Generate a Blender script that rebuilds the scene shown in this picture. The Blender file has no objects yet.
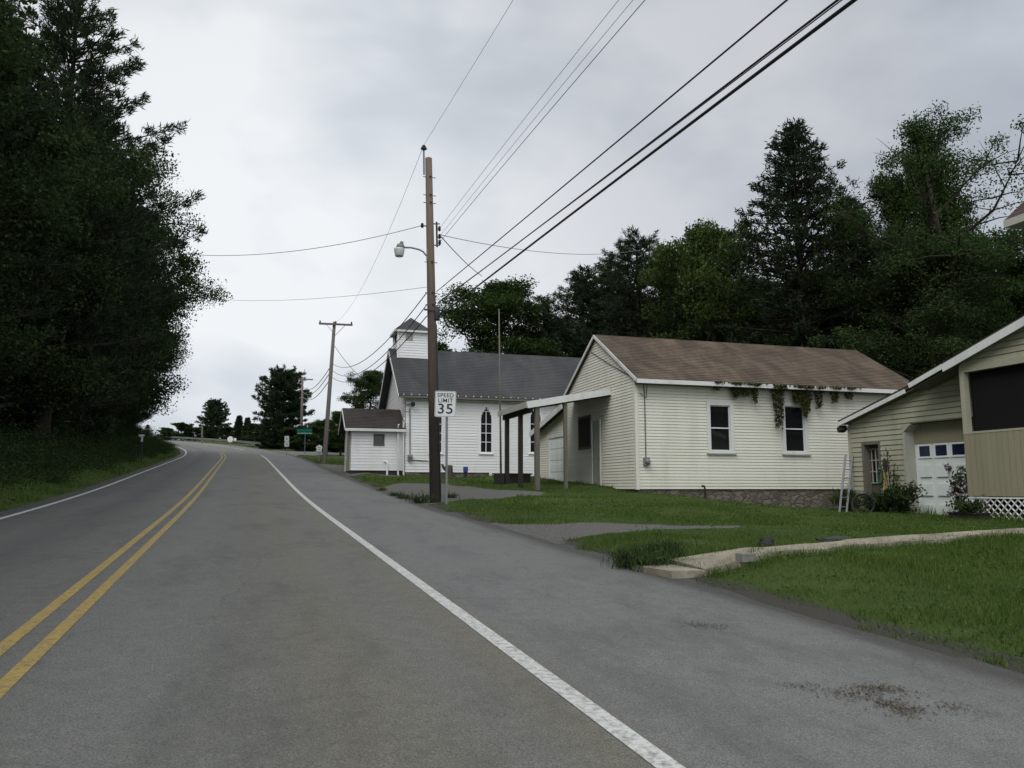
import bpy, math, random
import numpy as np
from mathutils import Vector, Matrix
C = bpy.context.scene.collection
R_ = math.radians
rnd = random.Random(7)
RG = np.random.default_rng(11)

# ------------------------------------------------------------------ camera frame
EYE = 1.40
FPX = 796.0
PITCH = math.atan(105.0/796.0)
YAW = math.atan(242.0/803.0)
FW = Vector((math.sin(YAW), math.cos(YAW), 0)); RT = Vector((math.cos(YAW), -math.sin(YAW), 0))
def ray(x, y):
    xc = (x-512)/FPX; yc = (384-y)/FPX
    fh = math.cos(PITCH)-math.sin(PITCH)*yc; up = math.sin(PITCH)+math.cos(PITCH)*yc
    d = RT*xc+FW*fh; d.z = up
    return d, fh
CAM = Vector((0, 0, EYE))
def PD(x, y, D):
    d, fh = ray(x, y); return CAM+d*(D/fh)
def PX(x, y, X):
    d, fh = ray(x, y); return CAM+d*(X/d.x)
def PY(x, y, Y):
    d, fh = ray(x, y); return CAM+d*(Y/d.y)

# ------------------------------------------------------------------ terrain
RDX = -0.033
_s = np.arange(-60, 420, 0.5)
_g = np.interp(_s, [-60, 18, 34, 66, 80, 185, 215, 420], [.042, .042, .065, .065, .070, .070, 0.0, 0.0])
_z = np.concatenate([[0], np.cumsum((_g[1:]+_g[:-1])*.25)]); _z -= np.interp(0, _s, _z)
def zroad(s): return np.interp(s, _s, _z)
CURVE0, CURVR = 66.0, 290.0
def cx(s):          # X of the centre reference at along-road distance s
    s = np.asarray(s, float)
    a = np.clip(s-CURVE0, 0, None)
    return RDX*s - a*a/(2*CURVR)
# control offsets relative to the road profile: X, Y, absolute z
_cp = [(11.6, 24.2, 1.30), (12.9, 24.3, 1.14), (14.4, 24.3, .93), (16.6, 24.3, .76), (18.4, 24.3, .65), (20.3, 24.3, .62), (13, 22.6, 1.05), (16, 22.6, .78), (19, 22.5, .66), (22.5, 23.5, .64), (11.8, 31.7, 1.74), (11.8, 28, 1.58),
       (11.0, 36, 1.95), (6.7, 41.4, 2.06), (4.2, 41.6, 2.26), (8.5, 41.4, 1.96), (10.5, 41.4, 1.93), (13, 41.4, 1.84), (17.6, 18.0, .66), (17.4, 21, .74), (16.8, 15, .62), (14.5, 18.5, .72),
       (8.4, 26.5, 1.38), (4.8, 23.6, 1.08), (8, 23, 1.12), (9.0, 33, 1.7), (12, 16, .70), (9.5, 20, .96), (7.6, 11, .62), (9, 7, .45), (7, 5, .33), (12, 10, .6), (16, 10, .6),
       (30, 30, .9), (30, 45, 1.6), (20, 60, 2.4), (35, 60, 2.2), (12, 60, 3.0), (45, 20, .8), (30, 5, .5), (6.5, 50, 2.75), (6.2, 58, 3.2), (16, 33, 1.4), (24, 34, 1.0)]
_cp = [(a, b, c-float(zroad(b))) for a, b, c in _cp]
for s in (70, 85, 100, 120, 150, 190):      # right of the road further on
    for l in (7, 14, 30):
        _cp.append((float(cx(s))+l, s, -.1 if s < 110 else (-.4 if l < 10 else -.2)))
for s in (2, 12, 22, 32, 42, 52, 62, 72, 82):   # left bank
    for l, dz in ((-6.0, .08), (-8.0, .75), (-11, 1.35), (-18, 2.2), (-30, 3.2)):
        _cp.append((float(cx(s))+l, s, dz))
for s in (100, 125, 150, 190):
    for l, dz in ((-8.0, .25), (-14, .5), (-30, .6)):
        _cp.append((float(cx(s))+l, s, dz))
for a in ((-150, 60), (150, 60), (-60, 330), (60, 330), (150, 150), (-150, 150), (0, -40), (60, -30), (-60, -30)):
    _cp.append((a[0], a[1], 0.0 if a[1] < 100 else -6.0))
_cp = np.array(_cp)
def gz(X, Y):
    X = np.asarray(X, float); Y = np.asarray(Y, float)
    shp = X.shape; x = X.ravel(); y = Y.ravel(); out = np.empty_like(x)
    for i in range(0, len(x), 20000):
        xx = x[i:i+20000, None]; yy = y[i:i+20000, None]
        d2 = (xx-_cp[None, :, 0])**2+(yy-_cp[None, :, 1])**2
        w = 1.0/(d2+1.2)**2.0
        out[i:i+20000] = (w*_cp[None, :, 2]).sum(1)/w.sum(1)
    zr = zroad(y); lat = x-cx(y)
    right = np.clip((lat-4.95)/1.3, 0, 1); left = np.clip((-5.25-lat)/1.2, 0, 1)
    k = np.where(lat > 0, right, left); k = k*k*(3-2*k)
    lump = .025*np.sin(x*1.3+y*.7)+.02*np.sin(x*.6-y*1.9+1)+.012*np.sin(x*3.1+y*2.3)
    z = zr+(out+lump)*k
    inroad = (lat > -5.15) & (lat < 4.9)
    far = np.clip((y-60)/60, 0, 1)
    z = np.where(inroad, zr-.05-.25*far, z)
    return z.reshape(shp)
def gz1(x, y): return float(gz(np.array([x]), np.array([y]))[0])
def G(x, y):        # where the line of sight through a photo point meets the ground
    d, fh = ray(x, y); lo = None; t = 2.0
    while t < 250:
        p = CAM+d*t
        if p.z < gz1(p.x, p.y): break
        lo = t; t *= 1.03
    a, b = lo, t
    for _ in range(18):
        m = (a+b)/2; p = CAM+d*m
        if p.z < gz1(p.x, p.y): b = m
        else: a = m
    return CAM+d*b

# ------------------------------------------------------------------ node helpers
def new_mat(name):
    m = bpy.data.materials.new(name); m.use_nodes = True
    nt = m.node_tree; nt.nodes.clear()
    o = nt.nodes.new('ShaderNodeOutputMaterial'); p = nt.nodes.new('ShaderNodeBsdfPrincipled')
    nt.links.new(p.outputs[0], o.inputs[0])
    return m, nt, p
def N(nt, typ, **kw):
    n = nt.nodes.new(typ)
    for k, v in kw.items():
        if k.startswith('i_'):
            key = k[2:]
            n.inputs[int(key) if key.isdigit() else key.replace('_', ' ')].default_value = v
        else: setattr(n, k, v)
    return n
def noise(nt, vec, scale, detail=4, rough=.55, dist=0):
    n = N(nt, 'ShaderNodeTexNoise'); n.inputs['Scale'].default_value = scale; n.inputs['Detail'].default_value = detail
    n.inputs['Roughness'].default_value = rough; n.inputs['Distortion'].default_value = dist
    if vec is not None: nt.links.new(vec, n.inputs['Vector'])
    return n.outputs['Fac']
def ramp(nt, fac, stops):
    r = N(nt, 'ShaderNodeValToRGB'); e = r.color_ramp.elements
    while len(e) < len(stops): e.new(.5)
    for i, (p, c) in enumerate(stops):
        e[i].position = p; e[i].color = (c[0], c[1], c[2], 1) if not isinstance(c, (int, float)) else (c, c, c, 1)
    nt.links.new(fac, r.inputs[0]); return r.outputs[0]
def mix(nt, fac, a, b, mode='MIX'):
    m = N(nt, 'ShaderNodeMix', data_type='RGBA', blend_type=mode)
    for sock, v in ((m.inputs[0], fac), (m.inputs[6], a), (m.inputs[7], b)):
        if isinstance(v, (int, float)): sock.default_value = v
        elif isinstance(v, tuple): sock.default_value = (v[0], v[1], v[2], 1)
        else: nt.links.new(v, sock)
    return m.outputs[2]
def math_(nt, op, a, b=0.0, clamp=False):
    m = N(nt, 'ShaderNodeMath', operation=op, use_clamp=clamp)
    for s, v in ((m.inputs[0], a), (m.inputs[1], b)):
        if isinstance(v, (int, float)): s.default_value = v
        else: nt.links.new(v, s)
    return m.outputs[0]
def objco(nt): return N(nt, 'ShaderNodeTexCoord').outputs['Object']
def mapped(nt, vec, scale):
    m = N(nt, 'ShaderNodeMapping'); m.inputs['Scale'].default_value = scale
    nt.links.new(vec, m.inputs[0]); return m.outputs[0]
def bump(nt, p, h, strength=.3, dist=.02):
    b = N(nt, 'ShaderNodeBump'); b.inputs['Strength'].default_value = strength; b.inputs['Distance'].default_value = dist
    nt.links.new(h, b.inputs['Height']); nt.links.new(b.outputs[0], p.inputs['Normal'])
def sub(c, k): return tuple(max(0, x*k) for x in c)
def paint(name, col, rough=.6, var=.18, dirt=(.25, .24, .18), dirt_amt=.3, streak=(1, 1, .15), scale=1.5, spec=.3):
    m, nt, p = new_mat(name); co = objco(nt)
    n1 = noise(nt, mapped(nt, co, streak), scale, 5, .6)
    n2 = noise(nt, co, 14, 3)
    base = mix(nt, n2, sub(col, 1-var), sub(col, 1+var*.5))
    rpi = N(nt, 'ShaderNodeNewGeometry').outputs['Random Per Island']; base = mix(nt, math_(nt, 'MULTIPLY', rpi, .16), base, dirt)
    k = ramp(nt, n1, [(.48, 0.0), (.75, 1.0)])
    base = mix(nt, math_(nt, 'MULTIPLY', k, dirt_amt), base, dirt)
    nt.links.new(base, p.inputs['Base Color']); p.inputs['Roughness'].default_value = rough
    p.inputs['Specular IOR Level'].default_value = spec
    bump(nt, p, n2, .12, .005)
    return m
def wood(name, a, b, scale=(18, 18, .8), rough=.85):
    m, nt, p = new_mat(name); co = objco(nt)
    n1 = noise(nt, mapped(nt, co, scale), 1.6, 6, .65)
    n2 = noise(nt, co, 1.1, 3)
    c = mix(nt, n1, a, b); c = mix(nt, math_(nt, 'MULTIPLY', n2, .5), c, sub(a, .6))
    nt.links.new(c, p.inputs['Base Color']); p.inputs['Roughness'].default_value = rough; p.inputs['Specular IOR Level'].default_value = .2
    bump(nt, p, n1, .4, .01); return m
def plain(name, col, rough=.5, metal=0, spec=.4):
    m, nt, p = new_mat(name); co = objco(nt)
    c = mix(nt, noise(nt, co, 9, 4), sub(col, .8), sub(col, 1.12))
    nt.links.new(c, p.inputs['Base Color']); p.inputs['Roughness'].default_value = rough; p.inputs['Metallic'].default_value = metal
    p.inputs['Specular IOR Level'].default_value = spec
    return m
def glass(name, col, rough=.08):
    m, nt, p = new_mat(name); co = objco(nt)
    c = mix(nt, noise(nt, co, 1.3, 3), sub(col, .4), sub(col, 1.3))
    nt.links.new(c, p.inputs['Base Color']); p.inputs['Roughness'].default_value = rough; p.inputs['Specular IOR Level'].default_value = .5
    bump(nt, p, noise(nt, co, .9, 2), .06, .05)
    return m
def shingle(name, a, b, c3, scale=.5):
    m, nt, p = new_mat(name); co = objco(nt)
    n1 = noise(nt, mapped(nt, co, (1.0, .45, .45)), scale*1.2, 6, .62, .6); n2 = noise(nt, mapped(nt, co, (3, 3, 3)), 2.5, 4); n3 = noise(nt, co, 60, 2)
    c = ramp(nt, n1, [(.3, a), (.5, b), (.68, c3)])
    c = mix(nt, math_(nt, 'MULTIPLY', n2, .5), c, sub(a, .8)); c = mix(nt, .35, c, mix(nt, n3, (.0, .0, .0), (1, 1, 1)), 'SOFT_LIGHT')
    nt.links.new(c, p.inputs['Base Color']); p.inputs['Roughness'].default_value = .9; p.inputs['Specular IOR Level'].default_value = .25
    bump(nt, p, n3, .3, .01); return m
def leafmat(name, a, b, c3, trans=.25):
    m = bpy.data.materials.new(name); m.use_nodes = True; nt = m.node_tree; nt.nodes.clear()
    o = nt.nodes.new('ShaderNodeOutputMaterial')
    g = N(nt, 'ShaderNodeNewGeometry').outputs['Random Per Island']
    n = noise(nt, objco(nt), .45, 3)
    f = math_(nt, 'ADD', math_(nt, 'MULTIPLY', g, .55), math_(nt, 'MULTIPLY', n, .45))
    c = ramp(nt, f, [(.2, a), (.5, b), (.8, c3)])
    d = N(nt, 'ShaderNodeBsdfDiffuse'); t = N(nt, 'ShaderNodeBsdfTranslucent'); mx = N(nt, 'ShaderNodeMixShader'); mx.inputs[0].default_value = trans
    nt.links.new(c, d.inputs[0]); nt.links.new(c, t.inputs[0]); nt.links.new(d.outputs[0], mx.inputs[1]); nt.links.new(t.outputs[0], mx.inputs[2])
    nt.links.new(mx.outputs[0], o.inputs[0]); return m

M = {}
M['cream'] = paint('cream_siding', (.68, .665, .575), .55, .08, (.40, .39, .30), .3)
M['cream_side'] = M['cream']
M['tan'] = paint('tan_siding', (.37, .355, .27), .6, .12, (.16, .17, .09), .5)
M['tanboard'] = paint('tan_boards', (.27, .245, .165), .7, .12, (.16, .15, .10), .35, (6, 6, .3))
M['white'] = paint('white_paint', (.80, .80, .79), .5, .06, (.45, .44, .40), .35)
M['church'] = paint('church_siding', (.75, .75, .74), .5, .06, (.50, .49, .45), .28)
M['trim'] = paint('white_trim', (.66, .67, .65), .5, .1, (.28, .28, .22), .5)
M['agedtrim'] = paint('aged_trim', (.42, .42, .36), .6, .15, (.16, .16, .12), .6)
M['garagedoor'] = paint('garage_door_paint', (.70, .74, .71), .45, .06, (.36, .38, .34), .4)
M['greywood'] = wood('grey_wood', (.10, .095, .075), (.20, .19, .155))
M['darkwood'] = wood('dark_wood', (.028, .024, .020), (.060, .052, .043))
M['doorwood'] = wood('door_wood', (.075, .065, .05), (.13, .115, .09))
M['roofbrown'] = shingle('brown_shingles', (.050, .039, .030), (.100, .073, .051), (.168, .126, .092), 1.0)
M['roofgrey'] = shingle('grey_shingles', (.040, .041, .043), (.058, .058, .060), (.082, .080, .080), .5)
M['roofdark'] = shingle('dark_shingles', (.032, .026, .024), (.05, .042, .038), (.07, .06, .054), .6)
M['roofred'] = shingle('red_brown_shingles', (.05, .03, .026), (.08, .046, .038), (.11, .07, .06), .8)
M['glass'] = glass('window_glass', (.010, .011, .013))
M['blueglass'] = glass('blue_glass', (.013, .022, .058), .12)
M['stained'] = glass('church_glass', (.012, .018, .022))
M['black'] = plain('black_void', (.006, .006, .006), .9, 0, .1)
M['screen'] = plain('dark_screen', (.010, .010, .010), .8, 0, .1)
M['metal'] = plain('galvanised', (.20, .205, .205), .6, .3)
M['railsteel'] = plain('weathered_steel', (.13, .13, .115), .7, .2)
M['alum'] = plain('aluminium', (.17, .175, .19), .6, .0)
M['cable'] = plain('cable_sheath', (.025, .025, .030), .5)
M['wire'] = plain('weathered_wire', (.20, .20, .21), .5)
M['porcelain'] = plain('dark_porcelain', (.045, .035, .035), .25)
M['greyporc'] = plain('grey_porcelain', (.35, .36, .36), .3)
M['lampglass'] = plain('lamp_shade', (.50, .53, .52), .2)
M['signwhite'] = plain('sign_white', (.66, .68, .66), .35)
M['signblack'] = plain('sign_black', (.012, .012, .014), .45)
M['signgreen'] = plain('sign_green', (.008, .13, .10), .4)
M['signpale'] = plain('sign_pale_green', (.16, .33, .28), .4)
M['blue'] = plain('blue_plastic', (.03, .05, .24), .4)
M['rubber'] = plain('rubber', (.015, .015, .015), .7)
M['yellow'] = plain('yellow_plastic', (.42, .28, .02), .5)
M['greenplastic'] = plain('green_plastic', (.012, .07, .05), .6)
M['purple'] = leafmat('purple_petals', (.08, .045, .05), (.18, .13, .145), (.32, .26, .27))
M['concreteblock'] = plain('concrete_block', (.20, .19, .17), .95)
M['bark'] = wood('bark', (.045, .038, .030), (.11, .095, .078), (6, 6, 1.2), .95)
M['darkbark'] = wood('dark_bark', (.022, .018, .015), (.055, .047, .038), (6, 6, 1.2), .95)
M['leaf_dark'] = leafmat('leaf_dark', (.018, .030, .014), (.032, .050, .020), (.054, .080, .030))
M['leaf_mid'] = leafmat('leaf_mid', (.020, .034, .012), (.036, .060, .019), (.058, .090, .028))
M['leaf_light'] = leafmat('leaf_light', (.030, .050, .015), (.054, .082, .024), (.09, .122, .04), .3)
M['needle'] = leafmat('pine_needles', (.016, .028, .017), (.030, .047, .025), (.054, .076, .038), .15)
M['hemlock'] = leafmat('hemlock_needles', (.012, .021, .012), (.022, .034, .018), (.036, .052, .025), .15)
M['weed'] = leafmat('weed_leaves', (.026, .040, .016), (.046, .070, .024), (.07, .10, .036))
M['vine'] = leafmat('vine_leaves', (.030, .036, .014), (.052, .060, .022), (.11, .095, .045))
M['grass'] = leafmat('grass_blades', (.036, .068, .014), (.070, .124, .026), (.15, .18, .055), .35)
M['clover'] = leafmat('clover_leaves', (.032, .066, .016), (.055, .105, .026), (.085, .14, .04), .3)
M['litter'] = leafmat('dry_litter', (.055, .045, .030), (.088, .072, .046), (.125, .104, .07), .1)

def polemat():
    m, nt, p = new_mat('pole_wood'); co = objco(nt)
    sep = N(nt, 'ShaderNodeSeparateXYZ'); nt.links.new(co, sep.inputs[0])
    n1 = noise(nt, mapped(nt, co, (14, 14, .5)), 1.6, 6, .65); n2 = noise(nt, mapped(nt, co, (2, 2, .6)), 1.0, 4)
    c = mix(nt, n1, (.065, .048, .036), (.185, .142, .114))
    h = math_(nt, 'ADD', math_(nt, 'MULTIPLY', sep.outputs[2], .1), math_(nt, 'MULTIPLY', n2, .25))
    k = ramp(nt, h, [(.32, 1.0), (.42, .72), (.85, .1), (1.0, 0.0)])
    c = mix(nt, math_(nt, 'MULTIPLY', k, .93), c, (.017, .015, .014))
    nt.links.new(c, p.inputs['Base Color']); p.inputs['Roughness'].default_value = .85; p.inputs['Specular IOR Level'].default_value = .2
    bump(nt, p, n1, .5, .01); return m
M['pole'] = polemat()
M['farpole'] = wood('far_pole_wood', (.10, .085, .075), (.20, .18, .16))
def stonemat():
    m, nt, p = new_mat('field_stone'); co = objco(nt)
    d = N(nt, 'ShaderNodeVectorMath', operation='ADD'); nz = N(nt, 'ShaderNodeTexNoise'); nz.inputs['Scale'].default_value = 3; nt.links.new(co, nz.inputs[0])
    sc = N(nt, 'ShaderNodeVectorMath', operation='SCALE'); sc.inputs['Scale'].default_value = .25; nt.links.new(nz.outputs['Color'], sc.inputs[0])
    nt.links.new(co, d.inputs[0]); nt.links.new(sc.outputs[0], d.inputs[1])
    mp = mapped(nt, d.outputs[0], (3.6, 3.6, 6.6))
    v = N(nt, 'ShaderNodeTexVoronoi', feature='F1'); v.inputs['Scale'].default_value = 1; nt.links.new(mp, v.inputs[0])
    e = N(nt, 'ShaderNodeTexVoronoi', feature='DISTANCE_TO_EDGE'); e.inputs['Scale'].default_value = 1; nt.links.new(mp, e.inputs[0])
    sepc = N(nt, 'ShaderNodeSeparateColor'); nt.links.new(v.outputs['Color'], sepc.inputs[0])
    c = ramp(nt, sepc.outputs[0], [(.0, (.075, .06, .045)), (.45, (.15, .12, .09)), (1.0, (.26, .235, .20))])
    c = mix(nt, noise(nt, co, 9, 4), c, (.10, .085, .07))
    k = ramp(nt, e.outputs[0], [(.02, 0.0), (.10, 1.0)])
    c = mix(nt, k, (.085, .075, .06), c)
    nt.links.new(c, p.inputs['Base Color']); p.inputs['Roughness'].default_value = .95
    bump(nt, p, k, .8, .04); return m
M['stone'] = stonemat()
def concretemat():
    m, nt, p = new_mat('old_concrete'); co = objco(nt)
    n1 = noise(nt, co, 1.7, 6, .65); n2 = noise(nt, co, 45, 3)
    c = ramp(nt, n1, [(.32, (.12, .105, .075)), (.5, (.23, .205, .15)), (.72, (.32, .285, .215))])
    c = mix(nt, ramp(nt, noise(nt, co, 6, 5), [(.58, 0.0), (.72, .8)]), c, (.11, .085, .05))
    c = mix(nt, .4, c, mix(nt, n2, (0, 0, 0), (1, 1, 1)), 'SOFT_LIGHT')
    nt.links.new(c, p.inputs['Base Color']); p.inputs['Roughness'].default_value = .95; bump(nt, p, n2, .5, .01); return m
M['concrete'] = concretemat()

# ------------------------------------------------------------------ mesh builder
WORG = {}
class MB:
    def __init__(s): s.v = []; s.f = []
    def vert(s, p): s.v.append((p[0], p[1], p[2])); return len(s.v)-1
    def face(s, pts): s.f.append([s.vert(p) for p in pts])
    def box(s, c, size, M3=None):
        hx, hy, hz = size[0]/2, size[1]/2, size[2]/2; c = Vector(c); b = len(s.v)
        for z in (-hz, hz):
            for x, y in ((-hx, -hy), (hx, -hy), (hx, hy), (-hx, hy)):
                p = Vector((x, y, z)); p = (M3 @ p) if M3 else p; s.vert(c+p)
        for q in ((0, 3, 2, 1), (4, 5, 6, 7), (0, 1, 5, 4), (1, 2, 6, 5), (2, 3, 7, 6), (3, 0, 4, 7)): s.f.append([b+i for i in q])
        return s
    def bb(s, x0, x1, y0, y1, z0, z1): return s.box(((x0+x1)/2, (y0+y1)/2, (z0+z1)/2), (abs(x1-x0), abs(y1-y0), abs(z1-z0)))
    def bar(s, a, b, w, h, up=(0, 0, 1)):      # a box from a to b
        a = Vector(a); b = Vector(b); d = (b-a); L = d.length; d.normalize(); u = Vector(up)
        sx = d.cross(u)
        if sx.length < 1e-4: sx = d.cross(Vector((1, 0, 0)))
        sx.normalize(); uu = sx.cross(d)
        return s.box((a+b)/2, (w, L, h), Matrix((sx, d, uu)).transposed())
    def tube(s, pts, r, n=8, cap=True):
        pts = [Vector(p) for p in pts]; m = len(pts)
        rr = r if isinstance(r, (list, tuple)) else [r]*m
        d0 = (pts[1]-pts[0]).normalized(); x = d0.cross(Vector((0, 0, 1)))
        if x.length < 1e-3: x = Vector((1, 0, 0))
        x.normalize(); b0 = len(s.v)
        for i in range(m):
            d = (pts[min(i+1, m-1)]-pts[max(i-1, 0)]).normalized()
            x = (x-d*x.dot(d)); x.normalize(); y = d.cross(x)
            for k in range(n):
                a = 2*math.pi*k/n; s.vert(pts[i]+(x*math.cos(a)+y*math.sin(a))*rr[i])
        for i in range(m-1):
            for k in range(n):
                a = b0+i*n+k; b = b0+i*n+(k+1) % n; s.f.append([a, b, b+n, a+n])
        if cap: s.f.append([b0+k for k in range(n)][::-1]); s.f.append([b0+(m-1)*n+k for k in range(n)])
        return s
    def prism(s, poly, d):      # polygon (3D points) extruded by vector d
        d = Vector(d); n = len(poly); a = [s.vert(p) for p in poly]; b = [s.vert(Vector(p)+d) for p in poly]
        s.f.append(a[::-1]); s.f.append(b)
        for i in range(n): j = (i+1) % n; s.f.append([a[i], a[j], b[j], b[i]])
        return s
    def lathe(s, c, prof, n=14, axis=(0, 0, 1)):
        ax = Vector(axis).normalized(); x = ax.orthogonal().normalized(); y = ax.cross(x); c = Vector(c); b0 = len(s.v)
        for r, h in prof:
            for k in range(n):
                a = 2*math.pi*k/n; s.vert(c+ax*h+(x*math.cos(a)+y*math.sin(a))*r)
        for i in range(len(prof)-1):
            for k in range(n):
                a = b0+i*n+k; b = b0+i*n+(k+1) % n; s.f.append([a, b, b+n, a+n])
        s.f.append([b0+k for k in range(n)][::-1]); s.f.append([b0+(len(prof)-1)*n+k for k in range(n)])
        return s
    def build(s, name, mat, parent=None, smooth=False, origin=None):
        o0 = WORG[parent.name] if parent else (Vector(origin) if origin is not None else None)
        if o0 is None:
            a = np.array(s.v); o0 = Vector(((a[:, 0].min()+a[:, 0].max())/2, (a[:, 1].min()+a[:, 1].max())/2, a[:, 2].min()))
        me = bpy.data.meshes.new(name); me.from_pydata([(p[0]-o0.x, p[1]-o0.y, p[2]-o0.z) for p in s.v], [], s.f)
        me.materials.append(mat)
        if smooth: me.polygons.foreach_set('use_smooth', [True]*len(me.polygons))
        me.update(); return link(name, me, parent, o0)
def link(name, me, parent=None, loc=None):
    o = bpy.data.objects.new(name, me); C.objects.link(o)
    if parent: o.parent = parent; WORG[o.name] = WORG[parent.name].copy()
    else: o.location = loc; WORG[o.name] = Vector(loc)
    return o
def tag(o, label=None, cat=None, group=None, kind=None):
    if label: o['label'] = label
    if cat: o['category'] = cat
    if group: o['group'] = group
    if kind: o['kind'] = kind
    return o
def thing(name, label, cat, loc, group=None):
    o = bpy.data.objects.new(name, None); C.objects.link(o); o.location = loc; o.empty_display_size = .3
    WORG[o.name] = Vector(loc); return tag(o, label, cat, group)
def struct(o): o['kind'] = 'structure'; return o
def qmesh(name, V, n_per=4):     # V (N*4,3) independent quads / tris
    V = np.ascontiguousarray(V, dtype=np.float32).reshape(-1, 3); nv = len(V); nf = nv//n_per
    me = bpy.data.meshes.new(name); me.vertices.add(nv); me.vertices.foreach_set('co', V.ravel())
    me.loops.add(nv); me.loops.foreach_set('vertex_index', np.arange(nv, dtype=np.int32))
    me.polygons.add(nf); me.polygons.foreach_set('loop_start', np.arange(0, nv, n_per, dtype=np.int32))
    me.polygons.foreach_set('loop_total', np.full(nf, n_per, dtype=np.int32))
    me.update(calc_edges=True); me.validate(); return me
def unit(a): return a/np.maximum(np.linalg.norm(a, axis=-1, keepdims=True), 1e-6)
def leaves(P, S, rg, asp=.55, updir=0.0, along=None):
    n = len(P)
    nor = unit(rg.normal(size=(n, 3))+np.array([0, 0, updir]))
    a = rg.normal(size=(n, 3)) if along is None else along+rg.normal(size=(n, 3))*.25
    a = unit(a-nor*(a*nor).sum(1, keepdims=True)) if along is None else unit(a)
    b = unit(np.cross(nor, a)); S = np.asarray(S).reshape(-1, 1)
    Q = np.stack([P-a*S, P+b*S*asp, P+a*S, P-b*S*asp], 1)
    return Q.reshape(-1, 3)

# ------------------------------------------------------------------ lap siding on any plane
SID = dict(groove=.013)
def lap(mb, P0, u, v, n, v0, v1, ext, expo, openings=(), depth=.014, groove=0.0):
    P0 = Vector(P0); u = Vector(u); v = Vector(v); n = Vector(n)
    pt = lambda a, b, o: P0+u*a+v*b+n*o
    a = v0
    while a < v1-1e-4:
        top = min(a+expo, v1)
        gl2 = [a+expo*.85] if groove and a+expo*.85 < top-1e-3 else []
        cuts = sorted({a, top} | set(gl2) | {z for o in openings for z in (o[2], o[3]) if a+1e-3 < z < top-1e-3})
        jit = (rnd.random()-.5)*depth*.35
        for za, zb in zip(cuts[:-1], cuts[1:]):
            zm = (za+zb)/2; oa = depth*(1-(za-a)/expo)+jit+.002; ob = depth*(1-(zb-a)/expo)+jit*.3+.002
            if gl2 and zm > gl2[0]: oa = ob = -groove
            l0, r0 = ext(za); l1, r1 = ext(zb)
            segs = []; edges = [(l0, l1)]
            for o in sorted(openings):
                if o[2]-1e-4 <= zm <= o[3]+1e-4: edges += [(o[0], o[0]), (o[1], o[1])]
            edges.append((r0, r1))
            for i in range(0, len(edges), 2):
                L, Rr = edges[i], edges[i+1]
                L = (max(L[0], l0), max(L[1], l1)); Rr = (min(Rr[0], r0), min(Rr[1], r1))
                if Rr[0]-L[0] < 1e-3 and Rr[1]-L[1] < 1e-3: continue
                if Rr[0] < L[0]: Rr = (L[0], Rr[1])
                if Rr[1] < L[1]: Rr = (Rr[0], L[1])
                mb.face([pt(L[0], za, oa), pt(Rr[0], za, oa), pt(Rr[1], zb, ob), pt(L[1], zb, ob)])
                if za == a: mb.face([pt(L[0], za, -groove), pt(Rr[0], za, -groove), pt(Rr[0], za, oa), pt(L[0], za, oa)])
                if gl2 and abs(za-gl2[0]) < 1e-6: mb.face([pt(L[0], za, -groove), pt(Rr[0], za, -groove), pt(Rr[0], za, .003), pt(L[0], za, .003)])
        a = top
    return mb
def text_mesh(s, size):
    cu = bpy.data.curves.new('t', 'FONT'); cu.body = s; cu.size = size; cu.align_x = 'CENTER'; cu.align_y = 'CENTER'; cu.extrude = .0015; cu.offset = size*.008; cu.space_character = 1.08
    ob = bpy.data.objects.new('t', cu); C.objects.link(ob); bpy.context.view_layer.update()
    me = bpy.data.meshes.new_from_object(ob.evaluated_get(bpy.context.evaluated_depsgraph_get()))
    bpy.data.objects.remove(ob); bpy.data.curves.remove(cu); return me

# ================================================================== GROUND, ROAD, PATHS
def poly_dist(px, py, poly):      # signed distance, >0 inside
    poly = np.array(poly, float); n = len(poly); inside = np.zeros(px.shape, bool); dm = np.full(px.shape, 1e9)
    for i in range(n):
        x0, y0 = poly[i]; x1, y1 = poly[(i+1) % n]
        c = ((y0 > py) != (y1 > py)) & (px < (x1-x0)*(py-y0)/((y1-y0) if abs(y1-y0) > 1e-9 else 1e-9)+x0); inside ^= c
        t = np.clip(((px-x0)*(x1-x0)+(py-y0)*(y1-y0))/max((x1-x0)**2+(y1-y0)**2, 1e-9), 0, 1)
        dm = np.minimum(dm, np.hypot(px-(x0+t*(x1-x0)), py-(y0+t*(y1-y0))))
    return np.where(inside, dm, -dm)
def gp(pts): return [(G(x, y).x, G(x, y).y) for x, y in pts]
GRAVEL = [gp([(368, 490), (395, 484), (440, 483), (480, 488), (546, 492.5), (540, 495.5), (500, 498.5), (470, 499), (440, 503), (424, 507), (400, 497)]),
          gp([(445, 520), (470, 523), (560, 524), (650, 524.5), (742, 525.5), (742, 528), (650, 529.5), (600, 534), (566, 540), (560, 546), (520, 541), (480, 530)])]
PATHP = gp([(669, 565), (740, 553), (850, 544.5), (940, 538), (1040, 530), (1040, 536.5), (940, 543.8), (870, 549.2), (800, 555.2), (745, 566), (706, 575.5)])
STEPP = gp([(632, 573.5), (668, 566), (706, 576), (672, 583)])
BLD = [[(11.7, 24.5), (23.7, 24.5), (23.7, 35), (11.7, 35)], [(17.0, 5), (27, 5), (27, 21.3), (17.6, 21.3), (17.6, 16.4), (17.0, 16.4)],
       [(3.9, 41.8), (21, 41.8), (21, 49.8), (6.5, 49.8), (6.5, 46), (3.9, 46)]]
DRIVE = [gp([(318, 463.5), (340, 465), (392, 473), (400, 476), (352, 476), (330, 474), (322, 470)])]

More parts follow.
